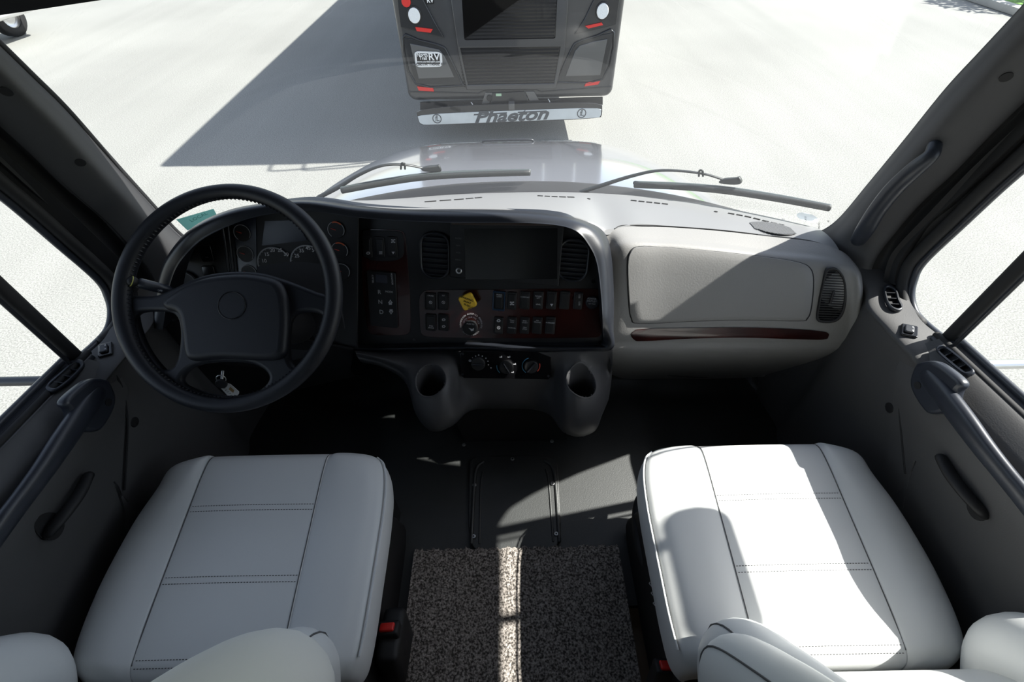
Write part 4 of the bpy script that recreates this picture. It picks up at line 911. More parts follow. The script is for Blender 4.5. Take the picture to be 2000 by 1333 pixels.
# lower console with the climate panel and two cup holders
CO = [
 [(693, 682, .825), (694, 688, .818), (697, 696, .818), (702, 704, .825), (705, 708, .92)],
 [(740, 684, .818), (742, 698, .808), (745, 708, .806), (750, 718, .815), (752, 720, .92)],
 [(780, 684, .816), (783, 708, .798), (786, 728, .785), (792, 748, .785), (796, 750, .9)],
 [(805, 684, .815), (806, 715, .785), (806, 755, .735), (812, 808, .705), (818, 812, .8)],
 [(840, 684, .815), (840, 720, .768), (840, 780, .700), (843, 838, .675), (846, 842, .78)],
 [(872, 684, .815), (874, 720, .775), (877, 775, .712), (880, 828, .690), (884, 832, .79)],
 [(900, 685, .815), (903, 720, .797), (905, 760, .772), (912, 802, .745), (914, 805, .85)],
 [(940, 686, .815), (940, 720, .800), (940, 750, .790), (942, 795, .790), (945, 798, .87)],
 [(1000, 686, .815), (1000, 720, .800), (1000, 750, .790), (1000, 795, .790), (1000, 798, .87)],
 [(1045, 686, .815), (1045, 720, .800), (1045, 750, .790), (1045, 797, .788), (1045, 800, .87)],
 [(1080, 686, .815), (1080, 720, .795), (1080, 762, .768), (1076, 808, .740), (1074, 812, .85)],
 [(1105, 685, .80), (1105, 720, .775), (1103, 778, .712), (1101, 838, .688), (1098, 842, .79)],
 [(1133, 685, .796), (1133, 720, .768), (1133, 783, .698), (1131, 848, .675), (1128, 852, .78)],
 [(1165, 684, .792), (1166, 722, .782), (1167, 782, .713), (1163, 838, .692), (1160, 840, .79)],
 [(1183, 682, .79), (1186, 720, .800), (1186, 762, .760), (1178, 806, .720), (1174, 808, .8)],
 [(1196, 680, .79), (1196, 715, .79), (1194, 745, .798), (1189, 780, .775), (1186, 782, .87)]]
con = loft('lower_console', [[CF.at(s_[0][0], s_[0][1], .008)] + [W(px, py, y=y) for px, py, y in s_[1:]] for s_ in CO], 70, 150, M_grey2, db)
bC = bvh_of(con)
cups = [(-.2125, .742), (.180, .742)]
# open the cup wells: drop console faces inside each circle, then line the wells
bm = bmesh.new(); bm.from_mesh(con.data); L0 = db.location
for (cx, cy) in cups:
    RR = .0385
    for v in bm.verts:
        p = v.co+L0; d_ = Vector((p.x-cx, p.y-cy)); 
        if abs(d_.length-RR) < .0028 and d_.length > 0:
            d_ = d_.normalized()*RR; v.co.x = cx+d_.x-L0.x; v.co.y = cy+d_.y-L0.y
kill = [f for f in bm.faces if any((f.calc_center_median()+L0-Vector((cx, cy, 0))).to_2d().length < .0375 and (f.calc_center_median()+L0).z > .5 for cx, cy in cups)]
bmesh.ops.delete(bm, geom=kill, context='FACES'); bm.to_mesh(con.data); bm.free()
for (cx, cy) in cups:
    top = []
    for k in range(48):
        a = 2*math.pi*k/48; x, y = cx+.0378*math.cos(a), cy+.0378*math.sin(a)
        h_ = bC.ray_cast(Vector((x, y, .80)), Vector((0, 0, -1)))[0]
        top.append(Vector((x, y, h_.z if h_ else .6)))
    tz = [t.z for t in top]
    for k in range(48):
        if abs(tz[k]-(tz[k-1]+tz[(k+1) % 48])/2) > .02: top[k].z = (tz[k-1]+tz[(k+1) % 48])/2
    zb_ = .478
    G = [[t+Vector(((t.x-cx)*.10, (t.y-cy)*.10, .0012)) for t in top], [t+Vector(((t.x-cx)*.02, (t.y-cy)*.02, .0026)) for t in top], [Vector((cx+(t.x-cx)*.98, cy+(t.y-cy)*.98, t.z-.004)) for t in top], [Vector((cx+(t.x-cx)*.9, cy+(t.y-cy)*.9, zb_+.02)) for t in top], [Vector((cx+(t.x-cx)*.88, cy+(t.y-cy)*.88, zb_+.004)) for t in top], [Vector((cx+(t.x-cx)*.8, cy+(t.y-cy)*.8, zb_)) for t in top], [Vector((cx, cy, zb_)) for t in top]]
    grid('cup_holder', G, M_grey2, db, close_u=True)
fc = plane_from(bC, [(905, 738), (1075, 738), (990, 695)], .011)
cl = plate('climate_panel', [pxl(fc.off(.004), [(905, 686), (1070, 688), (1077, 694), (1077, 736), (1071, 742), (906, 739), (899, 733), (898, 692)])], fc, .016, M_gloss, db, -.012, .0015)
T = fc.off(.0041); kk = math.dist(T.px(990, 715), T.px(1000, 715))/10
for x, y in ((934, 709), (989, 716), (1037, 715)):
    a, b = T.px(x, y); o = plate('climate_knob', [circ(a, b, 14*kk, 36)], T, .010, M_black, cl, 0, .003)
    plate('knob_grip', [rrect(0, 0, .0045, 24*kk, .002)], Frame(T.pt(a, b, .010), T.u*math.cos(R({934: 85, 989: 30, 1037: 140}[x]))+T.v*math.sin(R({934: 85, 989: 30, 1037: 140}[x])), T.v*math.cos(R({934: 85, 989: 30, 1037: 140}[x]))-T.u*math.sin(R({934: 85, 989: 30, 1037: 140}[x]))), .006, M_bezel, o, 0, .0018)
for x, y in ((923, 699), (929, 696), (935, 694), (942, 696), (949, 700), (953, 706), (954, 713), (959, 719)): a, b = T.px(x, y); plate('dial_mark', [circ(a, b, 1.2*kk, 10)], T, .0004, M_mark, cl)
a, b = T.px(918, 705); plate('fan_symbol', [circ(a, b, 3*kk, 6)], T, .0004, M_mark, cl)
for x, y in ((978, 697), (994, 697), (1005, 711), (1001, 727)): a, b = T.px(x, y); plate('airflow_symbol', [[(a-2.6*kk, b-1.5*kk), (a+2.6*kk, b-2*kk), (a+2.6*kk, b+1.5*kk), (a+1*kk, b+1.5*kk), (a+.8*kk, b-.4*kk), (a-2.6*kk, b)]], T, .0004, M_mark, cl)
a, b = T.px(1037, 715); plate('cold_arc', [arcband(a, b, 16.5*kk, 18*kk, 105, 235)], T, .0004, M_blue, cl); plate('hot_arc', [arcband(a, b, 16.5*kk, 18.5*kk, 15, -45)], T, .0004, M_redmark, cl)
a, b = T.px(989, 716); plate('cold_arc', [arcband(a, b, 18*kk, 19.3*kk, 170, 225)], T, .0004, M_blue, cl)
for x, y in ((903, 732), (1071, 735), (904, 692), (1071, 694)): a, b = T.px(x, y); plate('panel_screw', [circ(a, b, 2.6*kk, 12)], T, .0006, M_bezel, cl)
# dark underside and driver knee panel
loft('knee_panel', [[W(300, 620, y=.83), W(480, 640, y=.85), W(690, 680, y=.84)], [W(330, 760, y=.86), W(500, 770, y=.88), W(700, 730, y=.88)], [Vector((-.84, 1.02, .42)), Vector((-.55, 1.05, .42)), Vector((-.28, 1.05, .42))]], 20, 16, M_black, db, .006)
loft('under_dash_panel', [[W(1196, 722, y=.94), W(1400, 738, y=1.0), W(1630, 712, y=.99)], [Vector((.22, 1.12, .48)), Vector((.5, 1.16, .48)), Vector((.86, 1.12, .5))], [Vector((.22, 1.20, .36)), Vector((.5, 1.22, .36)), Vector((.86, 1.2, .36))]], 20, 16, M_black, db, .006)
loft('tunnel_cover', [[Vector((x, .78, .24)) for x in (-.16, 0, .16)], [Vector((x, .84, .34)) for x in (-.19, 0, .19)], [Vector((x, .92, .52)) for x in (-.16, 0, .16)]], 12, 12, M_black, db, .01)
loft('tunnel_side', [[Vector((-.16, .78, .24)), Vector((-.16, .84, .34)), Vector((-.16, .92, .52))], [Vector((-.22, 1.2, .26)), Vector((-.22, 1.2, .36)), Vector((-.22, 1.2, .52))]], 8, 4, M_black, db, .01)
loft('tunnel_side', [[Vector((.16, .78, .24)), Vector((.16, .84, .34)), Vector((.16, .92, .52))], [Vector((.22, 1.2, .26)), Vector((.22, 1.2, .36)), Vector((.22, 1.2, .52))]], 8, 4, M_black, db, .01)

# floor access cover with its screws
ac = thing('floor_access_cover', 'black screwed down access cover on the cab floor between the seats', 'cover', (0, .6, .242))
AF = Frame((0, .6, .242), (1, 0, 0), (0, 1, 0))
plate('cover_plate', [chaikin(pxl(AF, [(917, 905), (925, 897), (940, 893), (1066, 892), (1082, 898), (1090, 910), (1098, 1100), (914, 1104)]), 2, .2)], AF, .008, M_vinyl, ac, 0, .003)
for P in ([(921, 1064), (926, 960), (931, 918), (944, 905)], [(1092, 1060), (1085, 950), (1078, 915), (1064, 903)]):
    tube('raised_rib', [AF.at(*p, .008) for p in P], .0052, M_vinyl, ac, 10, 8)
for P in ([(937, 1064), (939, 960), (943, 925)], [(1080, 1060), (1072, 950), (1066, 920)]):
    tube('raised_rib', [AF.at(*p, .008) for p in P], .003, M_vinyl, ac, 10, 8)
for i, p in enumerate(((927, 951), (1079, 948), (925.5, 1051), (1086, 1046), (1001, 900))):
    a, b = AF.px(*p); s_ = plate('screw', [circ(a, b, .0062, 20)], AF, .004, M_steel, ac, .008, .0015); plate('screw_socket', [circ(a, b, .0025, 6)], AF, .0004, M_rubber, s_, .0121)
for p in ((906, 870), (1078, 863)):
    f = Frame(W(p[0], p[1], z=.242), (1, 0, 0), (0, 1, 0)); plate('screw', [circ(0, 0, .0058, 20)], f, .004, M_steel, ac, 0, .0015)

# ================================================================== STEERING WHEEL, COLUMN, KEYS
WN = Vector((0, -math.cos(R(50)), math.sin(R(50)))); WCn = W(446, 586, z=.935)
WC = EYE + (WCn-EYE).normalized()*((WCn-EYE).length)
SWF = Frame(WC, (1, 0, 0), (0, math.sin(R(50)), math.cos(R(50))))
# size from the rim seen at left and right
half = (abs(SWF.px(222, 590)[0])+abs(SWF.px(669, 585)[0]))/2 - .018
ccx = (SWF.px(222, 590)[0]+SWF.px(669, 585)[0])/2
top_, bot_ = SWF.px(445, 379)[1], SWF.px(445, 787)[1]; ccy = (top_+bot_)/2
SO = SWF.pt(ccx, ccy, 0); SWF = Frame(SO, SWF.u, SWF.v)
sw = thing('steering_wheel', 'four spoke black leather steering wheel in front of the driver seat', 'steering wheel', tuple(SO))
_rr_ = [.0150+.0020*abs(math.cos(2*math.pi*k/24)) for k in range(24)]
tube('rim', [SWF.pt((half+.018-_rr_[k])*math.cos(2*math.pi*k/24), (half+.0195-_rr_[k])*math.sin(2*math.pi*k/24), .0) for k in range(24)], _rr_, M_wheel, sw, 20, 8, closed=True)
# lacing along the inner edge of the rim
lv, lf = [], []
for k in range(150):
    a = 2*math.pi*k/150; 
    if 195 < math.degrees(a) < 200: continue
    r_ = half+.018-2*(.0150+.0020*abs(math.cos(a)))+.0008; p = SWF.pt(r_*math.cos(a), r_*math.sin(a), .004); t = (SWF.u*(-math.sin(a))+SWF.v*math.cos(a)); rd = SWF.u*math.cos(a)+SWF.v*math.sin(a)
    b = len(lv); c_ = [p-t*.0022, p+rd*.001+SWF.n*.005, p+t*.0022, p-rd*.001-SWF.n*.007, p-rd*.0022]; lv += c_; lf += [(b, b+1, b+4), (b+1, b+2, b+4), (b+2, b+3, b+4), (b+3, b, b+4)]
mesh('rim_lacing', lv, lf, M_wheel, sw, False)
HF = SWF.off(-.018)
HO = [(262, 578), (292, 580), (318, 577), (345, 565), (375, 551), (405, 540), (440, 534), (480, 532), (520, 536), (560, 548), (600, 563), (622, 572), (640, 577)]
def clampR(P, rr):
    out = []
    for a, b in P:
        d_ = math.hypot(a, b); k = min(1, rr/d_) if d_ else 1; out.append((a*k, b*k))
    return out
h1 = smooth2(pxl(HF, [(268, 652), (266, 630), (275, 615), (295, 610), (335, 611), (353, 622), (359, 650), (356, 690), (346, 716), (325, 723), (303, 715), (282, 692)]), 4)
h2 = smooth2(pxl(HF, [(636, 655), (640, 632), (630, 616), (610, 611), (582, 616), (571, 635), (569, 670), (570, 700), (580, 716), (600, 716), (618, 704), (630, 684)]), 4)
h3 = smooth2(pxl(HF, [(362, 745), (374, 724), (400, 712), (440, 708), (490, 710), (520, 722), (530, 742), (505, 765), (450, 774), (395, 766)]), 4)
_te = [q for q in smooth2(pxl(HF, HO), 4, False) if math.hypot(*q) < half-.006]
_rr = half-.004; _a1 = math.atan2(_te[-1][1], _te[-1][0]); _a0 = math.atan2(_te[0][1], _te[0][0]); _a0 = _a0-2*math.pi if _a0 > 0 else _a0
outl = _te + [(_rr*math.cos(_a1+(_a0-_a1)*k/60), _rr*math.sin(_a1+(_a0-_a1)*k/60)) for k in range(61)]
plate('spokes', [outl, h1, h2, h3], HF, .022, M_wheel, sw, -.008, .009, 4)
PO = [(322, 592), (345, 572), (375, 555), (405, 544), (440, 538), (480, 536), (520, 541), (548, 552), (562, 580), (566, 620), (564, 665), (558, 694), (530, 705), (440, 702), (385, 706), (366, 694), (360, 650), (352, 615), (330, 606)]
pad = plate('airbag_pad', [smooth2(pxl(HF.off(.02), PO), 4)], HF, .030, M_wheel, sw, .004, .0145, 6)
BF = HF.off(.034); a, b = BF.px(453, 597); plate('round_badge', [circ(a, b, .0285), circ(a, b, .0262)], BF, .0016, M_gloss, pad, -.0004, .0005); plate('badge_face', [circ(a, b, .0255)], BF, .001, M_wheel, pad, -.0002)
co_ = tube('steering_column', [SWF.pt(0, -.02, -.04), SWF.pt(0, -.03, -.12), SWF.pt(0, -.03, -.30)], [.055, .062, .05], M_black, None, 20, 6)
tag(co_, 'black steering column shroud under the steering wheel', 'steering column')
st = tube('turn_signal_stalk', [W(400, 590, y=.80), W(345, 572, y=.77), W(320, 565, y=.755), W(275, 554, y=.74)], [.006, .007, .0105, .011], M_navy, co_, 12, 6)
p = W(271, 553, y=.738); d_ = (W(271, 553, y=.738)-W(300, 560, y=.748)).normalized()
tube('stalk_end_ring', [p+d_*.012, p+d_*.0135], .0112, mat('pale_yellow_ring', (.5, .5, .12), .5), st, 14, 2, cap=False)
tube('stalk_tip', [p+d_*.009, p+d_*.0125], .0105, M_black, st, 14, 2)
text('stalk_lettering', 'OFF', Frame(W(313, 568, y=.742), (1, 0, 0), (0, .3, 1)), 313, 568, 4, M_mark, st, -12, h=.001)
hd_ = loft('column_cowl', [[SWF.pt(.02, .075, -.08), SWF.pt(.10, .085, -.08), SWF.pt(.175, .07, -.08), SWF.pt(.195, .02, -.08)], [SWF.pt(.02, .01, -.07), SWF.pt(.1, .01, -.07), SWF.pt(.17, .0, -.08), SWF.pt(.2, -.06, -.1)]], 20, 6, M_black, co_, .01)
KYF = Frame(W(445, 756, y=.60), (.80, 0, -.6), (.5, .2, .6))
ky = thing('key_ring', 'key with a small white paper tag hanging from the ignition', 'keys', tuple(KYF.o))
tgp = pxl(KYF, [(425, 751), (432, 747), (450, 750), (467, 765), (467, 769), (460, 777), (450, 778)])
tg = plate('key_tag', [tgp, circ(*KYF.px(459, 772), .0018, 10)], KYF, .0012, mat('grey_white_tag', (.55, .55, .53), .6), ky, 0)
plate('tag_window', [pxl(KYF, [(450, 755), (458, 762), (456, 767), (447, 760)])], KYF, .0004, mat('brown_tag_print', (.25, .15, .05), .6), tg, .0012)
for k, ch in enumerate('E2275'): text('tag_digit', ch, KYF.off(.0013), 438+k*3.4, 759+k*3.4, 4, M_ink, tg, -45, h=.0002)
plate('key_head', [circ(*KYF.px(434, 747), .0115, 24)], KYF, .006, M_black, ky, .002, .002)
tube('split_ring', [KYF.pt(KYF.px(433, 738)[0]+.009*math.cos(R(q*45)), KYF.px(433, 738)[1]+.009*math.sin(R(q*45)), .004) for q in range(8)], .0011, M_steel, ky, 8, 4, closed=True)
tube('key_shank', [KYF.at(434, 744, .004), KYF.at(432, 732, -.01)], .003, M_steel, ky, 8, 2)

# ================================================================== SEATS
def seam_on(P, rad, flat, want):
    G = tubeG(P, rad, 24, 10, False, flat, Vector((1, 0, 0)) if want.x > 0 else Vector((1, 0, 0)))
    c = sum(G[len(G)//2], Vector())/24; j = max(range(24), key=lambda k: (G[len(G)//2][k]-c).dot(want))
    out = []
    for r_ in G[1:-4:3]:
        c = sum(r_, Vector())/24; out.append(r_[j]+(r_[j]-c).normalized()*.0006)
    # the seam rounds the lower end
    c = sum(G[0], Vector())/24; d0 = (c-sum(G[1], Vector())/24).normalized(); e = G[0][j]
    return [c+(e-c)*.55+d0*(e-c).length*.62, e+d0*.004] + out
def seat(sg):
    nm = 'passenger' if sg > 0 else 'driver'
    t = thing('cab_seat', ('sunlit white leather seat on the passenger side, below the glove box' if sg > 0 else 'shaded off-white leather seat behind the steering wheel'), 'seat', (sg*.55, .3, .21))
    X = lambda x: sg*x
    S = [(0.556, 0.396, 0.718, -0.108, 0.5), (0.563, 0.377, 0.732, -0.071, 0.5), (0.558, 0.354, 0.751, -0.033, 0.7), (0.542, 0.325, 0.779, -0.011, 0.9), (0.519, 0.306, 0.807, -0.003, 1), (0.471, 0.292, 0.809, 0.0, 1), (0.405, 0.286, 0.819, 0.0, 1), (0.339, 0.284, 0.821, 0.0, 1), (0.273, 0.283, 0.819, 0.0, 1), (0.207, 0.282, 0.811, -0.001, 1), (0.16, 0.284, 0.8, -0.003, 1), (0.137, 0.289, 0.785, -0.008, 1), (0.121, 0.298, 0.766, -0.028, 0.8), (0.115, 0.311, 0.754, -0.075, 0.5)]
    gi = lambda y: .410+.024*(y-.13)/.42
    go = lambda y: .667+.038*(y-.13)/.42
    zt = .600; G = []
    for (y, xi, xo, dz, e) in S:
        w = xo-xi; z = zt+dz; lo = .137; g0 = gi(y); g1 = min(go(y), xo-.03)
        pts = [(xi+.012, z-lo*e), (xi-.004, z-lo*.75*e), (xi-.008, z-.06*e), (xi-.004, z-.024*e), (xi+.003, z-.010*e), (xi+.016, z-.002), (min(xi+.04, g0-.04), z+.006*e), (min(xi+.09, g0-.02), z+.008*e), (g0-.008, z+.002*e), (g0, z-.0015*e), (g0+.008, z+.001*e), ((g0+g1)/2, z+.004*e), (g1-.008, z+.001*e), (g1, z-.0015*e), (g1+.008, z+.003*e), (max(xo-.08, g1+.014), z+.009*e), (max(xo-.035, g1+.02), z+.002*e), (xo-.010, z-.016*e), (xo, z-.045*e), (xo-.002, z-.08*e), (xo-.02, z-lo*e)]
        G.append([Vector((X(a), y, b)) for a, b in pts])
    rr = [spline(r_, 90) for r_ in G]; cols = [spline([r_[j] for r_ in rr], 60) for j in range(90)]
    cu = grid('seat_cushion', [[cols[j][i] for j in range(90)] for i in range(60)], M_seat, t); b = bvh_of(cu)
    def on(x, y, o=.0006):
        p = b.ray_cast(Vector((X(x), y, 1)), Vector((0, 0, -1)))[0]
        return (p+Vector((0, 0, o))) if p else Vector((X(x), y, zt))
    for fx in (gi, go):
        P = []
        for y in [.554, .537, .51, .47, .425, .377, .31, .245, .19, .142]:
            s_ = min(S[3:], key=lambda q: abs(q[0]-y)); lo_ = None
            for A, B in zip(S, S[1:]):
                if B[0] <= y <= A[0]: k = (A[0]-y)/(A[0]-B[0]); lo_ = (A[1]+(B[1]-A[1])*k, A[2]+(B[2]-A[2])*k); break
            xi, xo = lo_ if lo_ else (s_[1], s_[2]); P.append(on(fx(y), y, .0002))
        tube('long_seam', P, .0011, M_stitch, cu, 6, 6)
    for y0 in (.422, .281, .149):
        for dy in (0, .0115):
            vs, fs = [], []; n = 46
            for k in range(n):
                xa = gi(y0)+.003; xb = go(y0)-.003; x = xa+(xb-xa)*k/n; x2 = x+(xb-xa)/n*.62; y = y0-dy
                p, q = on(x, y, .0004), on(x2, y, .0004); b_ = len(vs); w_ = Vector((0, .0007, 0)); u_ = Vector((0, 0, .0007)); vs += [p-w_, q-w_, q+w_, p+w_, (p+q)/2+u_]
                fs += [(b_, b_+1, b_+4), (b_+1, b_+2, b_+4), (b_+2, b_+3, b_+4), (b_+3, b_, b_+4)]
            mesh('cross_stitching', vs, fs, M_stitch, cu, False)
    P = [Vector((X(a), y, zt+dz-.016)) for (y, a, dz) in ((.542, .323, -.011), (.519, .302, -.004), (.4715, .288, 0), (.4055, .2815, 0), (.3395, .2796, 0), (.2735, .2787, 0), (.2075, .2777, 0), (.151, .281, -.004))]
    P = [p+Vector((X(-.0015), 0, .004)) for p in P]
    tube('inner_piping', P, .0022, M_seat, cu, 8, 8)
    # base, riser and side control panel
    box('seat_base', (X(.55), .30, .33), (.42, .40, .24), M_black, t, .03)
    P = [Vector((X(.303), y, z)) for y, z in ((.48, .36), (.46, .42), (.40, .455), (.25, .46), (.10, .45), (.06, .36), (.06, .25), (.46, .24))]
    sf = Frame((X(.303), .3, .3), (0, -1 if sg < 0 else 1, 0), (0, 0, 1)) if False else Frame((X(.303), 0, 0), (0, sg*-1, 0), (0, 0, 1))
    side = plate('side_panel', [smooth2([((p-sf.o).dot(sf.u), (p-sf.o).dot(sf.v)) for p in P], 4)], sf, .02, M_black, t, -.02, .006)
    # backrest with wings
    dy = 0
    core = [[Vector((X(x), y, z)) for x in xs] for y, z, xs in ((.10, .56, (.36, .42, .55, .68, .76)), (.108, .64, (.36, .42, .55, .68, .76)), (.075, .72, (.36, .42, .55, .68, .76)),
            (-.02, .9, (.37, .43, .55, .67, .75)), (-.11, 1.10, (.38, .44, .55, .66, .73)), (-.15, 1.20, (.41, .46, .55, .64, .70)))]
    bk = loft('backrest', core, 30, 40, M_seat, t, .10 if False else 0)
    loft('backrest_shell', [[p+Vector((0, -.13, 0)) for p in r_] for r_ in core], 20, 20, M_black, t)
    for (xx, far) in ((.350, 0), (.792, 1)):
        w = [(xx, .075, .585), (xx, .118, .67), (xx+.004, .072, .76), (xx+.008*(1-2*far), .012, .86), (xx+.012*(1-2*far), -.075, 1.02), (xx+.03*(1-2*far), -.145, 1.17)]
        P = [Vector((X(a), b_+dy, c_)) for a, b_, c_ in w]
        wg = tube('backrest_wing', P, [.050, .060, .063, .063, .060, .045], M_seat, bk, 24, 10, flat=1.05, updir=Vector((X(1), 0, 0)))
        PP = seam_on(P, [.050, .060, .063, .063, .060, .045], 1.05, Vector((X(-.55 if not far else .55), .8, .3)))
        tube('wing_seam', PP, .0016, M_stitch, bk, 6, 2)
    # folded armrest on the inner side
    aw, w = (.050, [(.284, .062, .745), (.290, .084, .80), (.297, .045, .90), (.303, -.015, 1.02), (.31, -.075, 1.15)]) if sg > 0 else (.078, [(.30, .035, .80), (.290, .055, .87), (.285, .035, .96), (.283, -.01, 1.06), (.283, -.06, 1.16)])
    P = [Vector((X(a), b_, c_)) for a, b_, c_ in w]
    ar = tube('armrest', P, [aw*.8, aw, aw, aw*.95, aw*.9], M_seat, t, 24, 10, flat=.92, updir=Vector((X(1), 0, 0)))
    PP = seam_on(P, [aw*.8, aw, aw, aw*.95, aw*.9], .92, Vector((X(-.75 if sg > 0 else .7), .7, .2)))
    tube('armrest_seam', PP, .0014, M_stitch, ar, 6, 2)
    return t, b, side, sf
seR, bSR, spR, sfR = seat(1); seL, bSL, spL, sfL = seat(-1)
# controls on the inner side of the passenger seat, belt buckles on both
pod = tube('control_pod', [W(1262, 955, z=.36), W(1256, 990, z=.37), W(1256, 1030, z=.37), W(1262, 1075, z=.37), W(1272, 1120, z=.36)], [.008, .016, .017, .016, .010], M_black, seR, 14, 8, flat=1.6, updir=Vector((1, 0, 0)))
bP = bvh_of(pod)
def podmark(px, py, s, mt, w=.006):
    p, n = hit(bP, px, py, .0006)
    if p is None: p = W(px, py, x=.268); n = Vector((-.8, 0, .6)); p += n*.0
    f = Frame(p, (0, -1, 0), n.cross(Vector((0, -1, 0)))); return plate(s, [rrect(0, 0, w, w*.8, .001)], f, .003, mt, pod, 0, .001)
podmark(1252, 999, 'red_button', M_red, .012); podmark(1261, 1027, 'switch_mark', M_mark, .004)
for p in ((1271, 1142), (1275, 1161), (1279, 1181)):
    f = Frame(W(*p, x=.272), (0, -1, 0), (0, 0, 1)); q = plate('height_switch', [[(-.004, -.003), (.004, -.003), (.004, -.0015), (-.0025, -.0015), (-.0025, .004), (-.004, .004)]], Frame(W(*p, x=.270), (.5, -.8, 0), (0, .2, 1)), .001, M_mark, seR)
def buckle(sg, px, py, t, z):
    p = W(px, py, z=z); f = Vector((0, .30, .95)).normalized(); tilt = Matrix.Rotation(R(-22), 3, 'X') @ Matrix.Rotation(R(6*sg), 3, 'Y')
    bk = box('belt_buckle', p-Vector((0, .0, .045)), (.048, .032, .085), M_black, t, .006, tilt, 3)
    off_ = tilt @ Vector((0, .0, .043))
    rb = box('release_button', p-Vector((0, 0, .045))+off_+tilt @ Vector((-.004*sg*0, -.002, 0)), (.031, .018, .010), M_red, bk, .0035, tilt, 3)
    tube('buckle_stalk', [p-Vector((0, 0, .045))-off_*.8, Vector((p.x+.01*sg, p.y-.06, .20))], .017, M_black, bk, 12, 3, flat=.5)
    return bk
buckle(-1, 757, 1241, seL, .44); buckle(1, 1304, 1318, seR, .44)
box('buckle_cover', W(772, 1262, z=.36), (.05, .11, .13), M_black, seL, .014, Matrix.Rotation(R(-12), 3, 'X'), 3)
lv = plate('tilt_lever', [circ(0, 0, .010, 20)], Frame(W(762, 1147, z=.20), (1, 0, 0), (0, 1, 0)), .014, M_black, seL, 0, .004)
box('track_cover', W(765, 1005, z=.28), (.03, .06, .10), M_black, seL, .01)

# ================================================================== WIPERS AND GLASS ITEMS
def wp(px, py, off): return Wws(px, py, off)
M_blade = mat('wiper_rubber', (.012, .014, .014), .45)
def wiper(label, arm, blade, conn, loc_px, wrap):
    t = thing('wiper', label, 'wiper', tuple(wp(*loc_px, .04)))
    tube('wiper_arm', [wp(x, y, .055) for x, y in arm], [.010, .0085, .006, .005, .005][:len(arm)] if len(arm) <= 5 else [.010, .010, .008, .006, .005, .005][:len(arm)], M_blade, t, 10, 8, flat=.6)
    P = [wp(x, y, .022) for x, y in blade]
    tube('blade_rubber', P, .0052, M_blade, t, 8, 10, flat=1.6, updir=Vector((0, .5, .8)))
    P2 = [wp(x, y-4.5, .036) for x, y in blade]
    tube('blade_spoiler', P2, [.0075, .0085, .009, .008, .006][:len(blade)], mat('plastic_sleeved_spoiler', (.045, .055, .055), .3), t, 10, 10, flat=.8)
    cx, cy = conn; p = wp(cx, cy, .05); u = (wp(cx+10, cy, .05)-wp(cx-10, cy, .05)).normalized(); v = Vector((0, .2, 1)); f = Frame(p, u, v)
    plate('arm_connector', [chaikin([(-.034, -.006), (-.022, .008), (.018, .010), (.024, .014), (.034, -.004), (.02, -.010)], 2)], f, .018, M_blade, t, -.01, .004)
    wx, wy = wrap; tube('hose_clip', [wp(wx-4, wy+7, .055), wp(wx-3, wy-3, .055), wp(wx+3, wy-3, .055), wp(wx+4, wy+7, .055)], .003, M_blade, t, 8, 4)
    return t
wiper('left windshield wiper, resting in front of the steering wheel side', [(622, 386), (662, 365), (700, 342), (745, 324), (790, 322), (838, 331)], [(668, 373), (745, 359), (830, 347), (930, 341), (1034, 338)], (842, 330), (735, 352), (787, 323))
wiper('right windshield wiper, its blade reaching towards the right pillar', [(1120, 380), (1170, 364), (1238, 343), (1295, 333), (1370, 339), (1425, 355)], [(1240, 362), (1330, 366), (1420, 374), (1520, 389), (1620, 407)], (1426, 354), (1300, 370), (1369, 337))
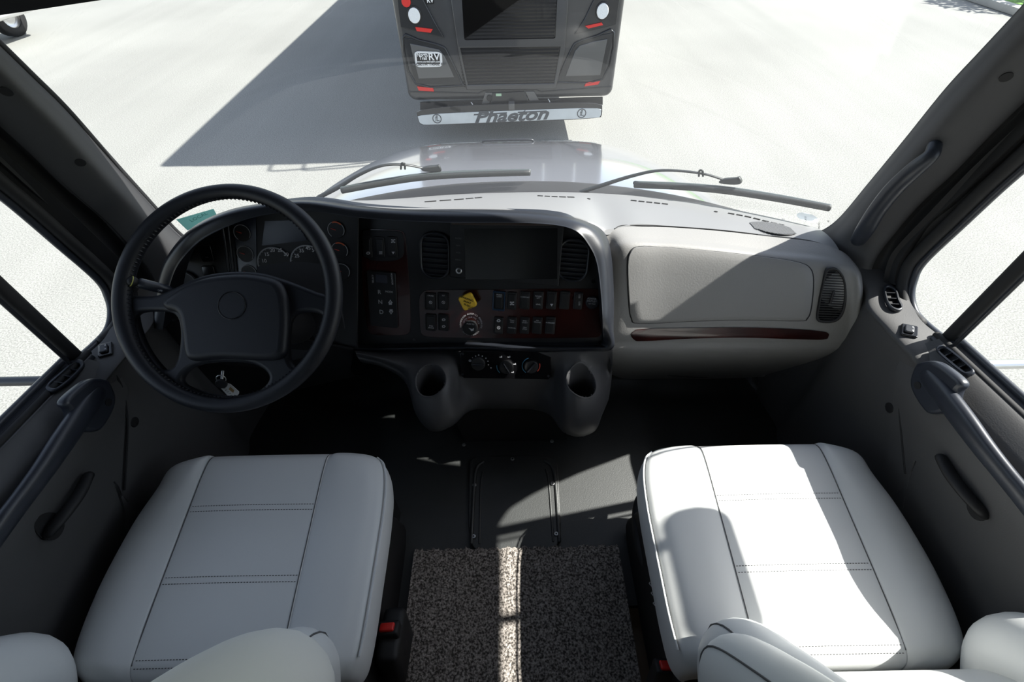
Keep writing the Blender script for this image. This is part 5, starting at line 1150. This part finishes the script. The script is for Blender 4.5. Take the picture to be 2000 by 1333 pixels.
def on_glass(name, P, off, mt, label, cat):
    Q = [wp(x, y, off) for x, y in P]; c = sum(Q, Vector())/len(Q); u = (Q[1]-Q[0]).normalized(); n = u.cross(Q[-1]-Q[0]).normalized()
    if n.dot(c-EYE) > 0: n = -n
    f = Frame(c, u, n.cross(u)); o = plate(name, [pxl(f, P)], f, .0004, mt, None); return tag(o, label, cat), f
tg_, tf = on_glass('paper_tag', [(344, 429), (417, 408), (426, 425), (366, 450)], -.006, M_tag, 'green paper slip stuck to the lower left corner of the windshield', 'sticker')
text('handwriting', 'LOCAL', tf, 388, 424, 9, mat('pencil_ink', (.06, .22, .2), .7), tg_, 14, h=.0006)
ov, of_ = on_glass('round_sticker', [(1556+21+21*math.cos(R(-a)), 425+8.5*math.sin(R(-a))+5*math.cos(R(-a))) for a in range(0, 360, 20)], -.006, paper('white_sticker', (.97, .98, .98)), 'white oval sticker in the lower right corner of the windshield', 'sticker')
text('sticker_print', 'SAFETY', of_, 1574, 428, 4, mat('pale_grey_print', (.55, .58, .6), .6), ov, -14, h=.0006)
gm = thing('glass_marking', 'tiny black maker marks printed in the lower right corner of the windshield', 'marking', tuple(wp(1605, 435, -.006)))
f = Frame(wp(1605, 435, -.006), of_.u, of_.v)
text('marking_print', '45', f, 1618, 432, 4, M_black, gm, -8, h=.0006); text('marking_print', 'LAMINATED', f, 1600, 443, 3.4, M_markdim, gm, -14, h=.0006)

# guessed mirror, unseen, added to cast the rounded shadow on the passenger seat
mi = thing('shade_mirror', 'unseen mirror head added outside the right window to shade the passenger seat', 'mirror', (1.25, .50, 1.45))
box('shade_mirror_housing', (1.23, .42, 1.60), (.10, .24, .10), M_black, mi, .035, None, 4)
plate('shade_mirror_glass', [rrect(0, 0, .08, .08, .02)], Frame((1.23, .2995, 1.60), (1, 0, 0), (0, 0, 1)), .003, mat('shade_mirror_glass', (.8, .8, .8), .03, metal=1), mi)
tube('shade_mirror_arm', [(.97, .48, 1.95), (1.10, .48, 1.95), (1.23, .48, 1.645)], .012, M_black, mi, 10, 6)

for _o in list(bpy.data.objects):
    if _o.parent is None and 'label' in _o:
        _k = _o.name.split('.')[0]
        _g = {'cab_seat': 'front seats of the cab', 'cab_door': 'doors of the cab', 'wiper': 'windshield wipers', 'mirror_rail': 'rails outside the cab windows'}.get(_k)
        if _g: _o['group'] = _g
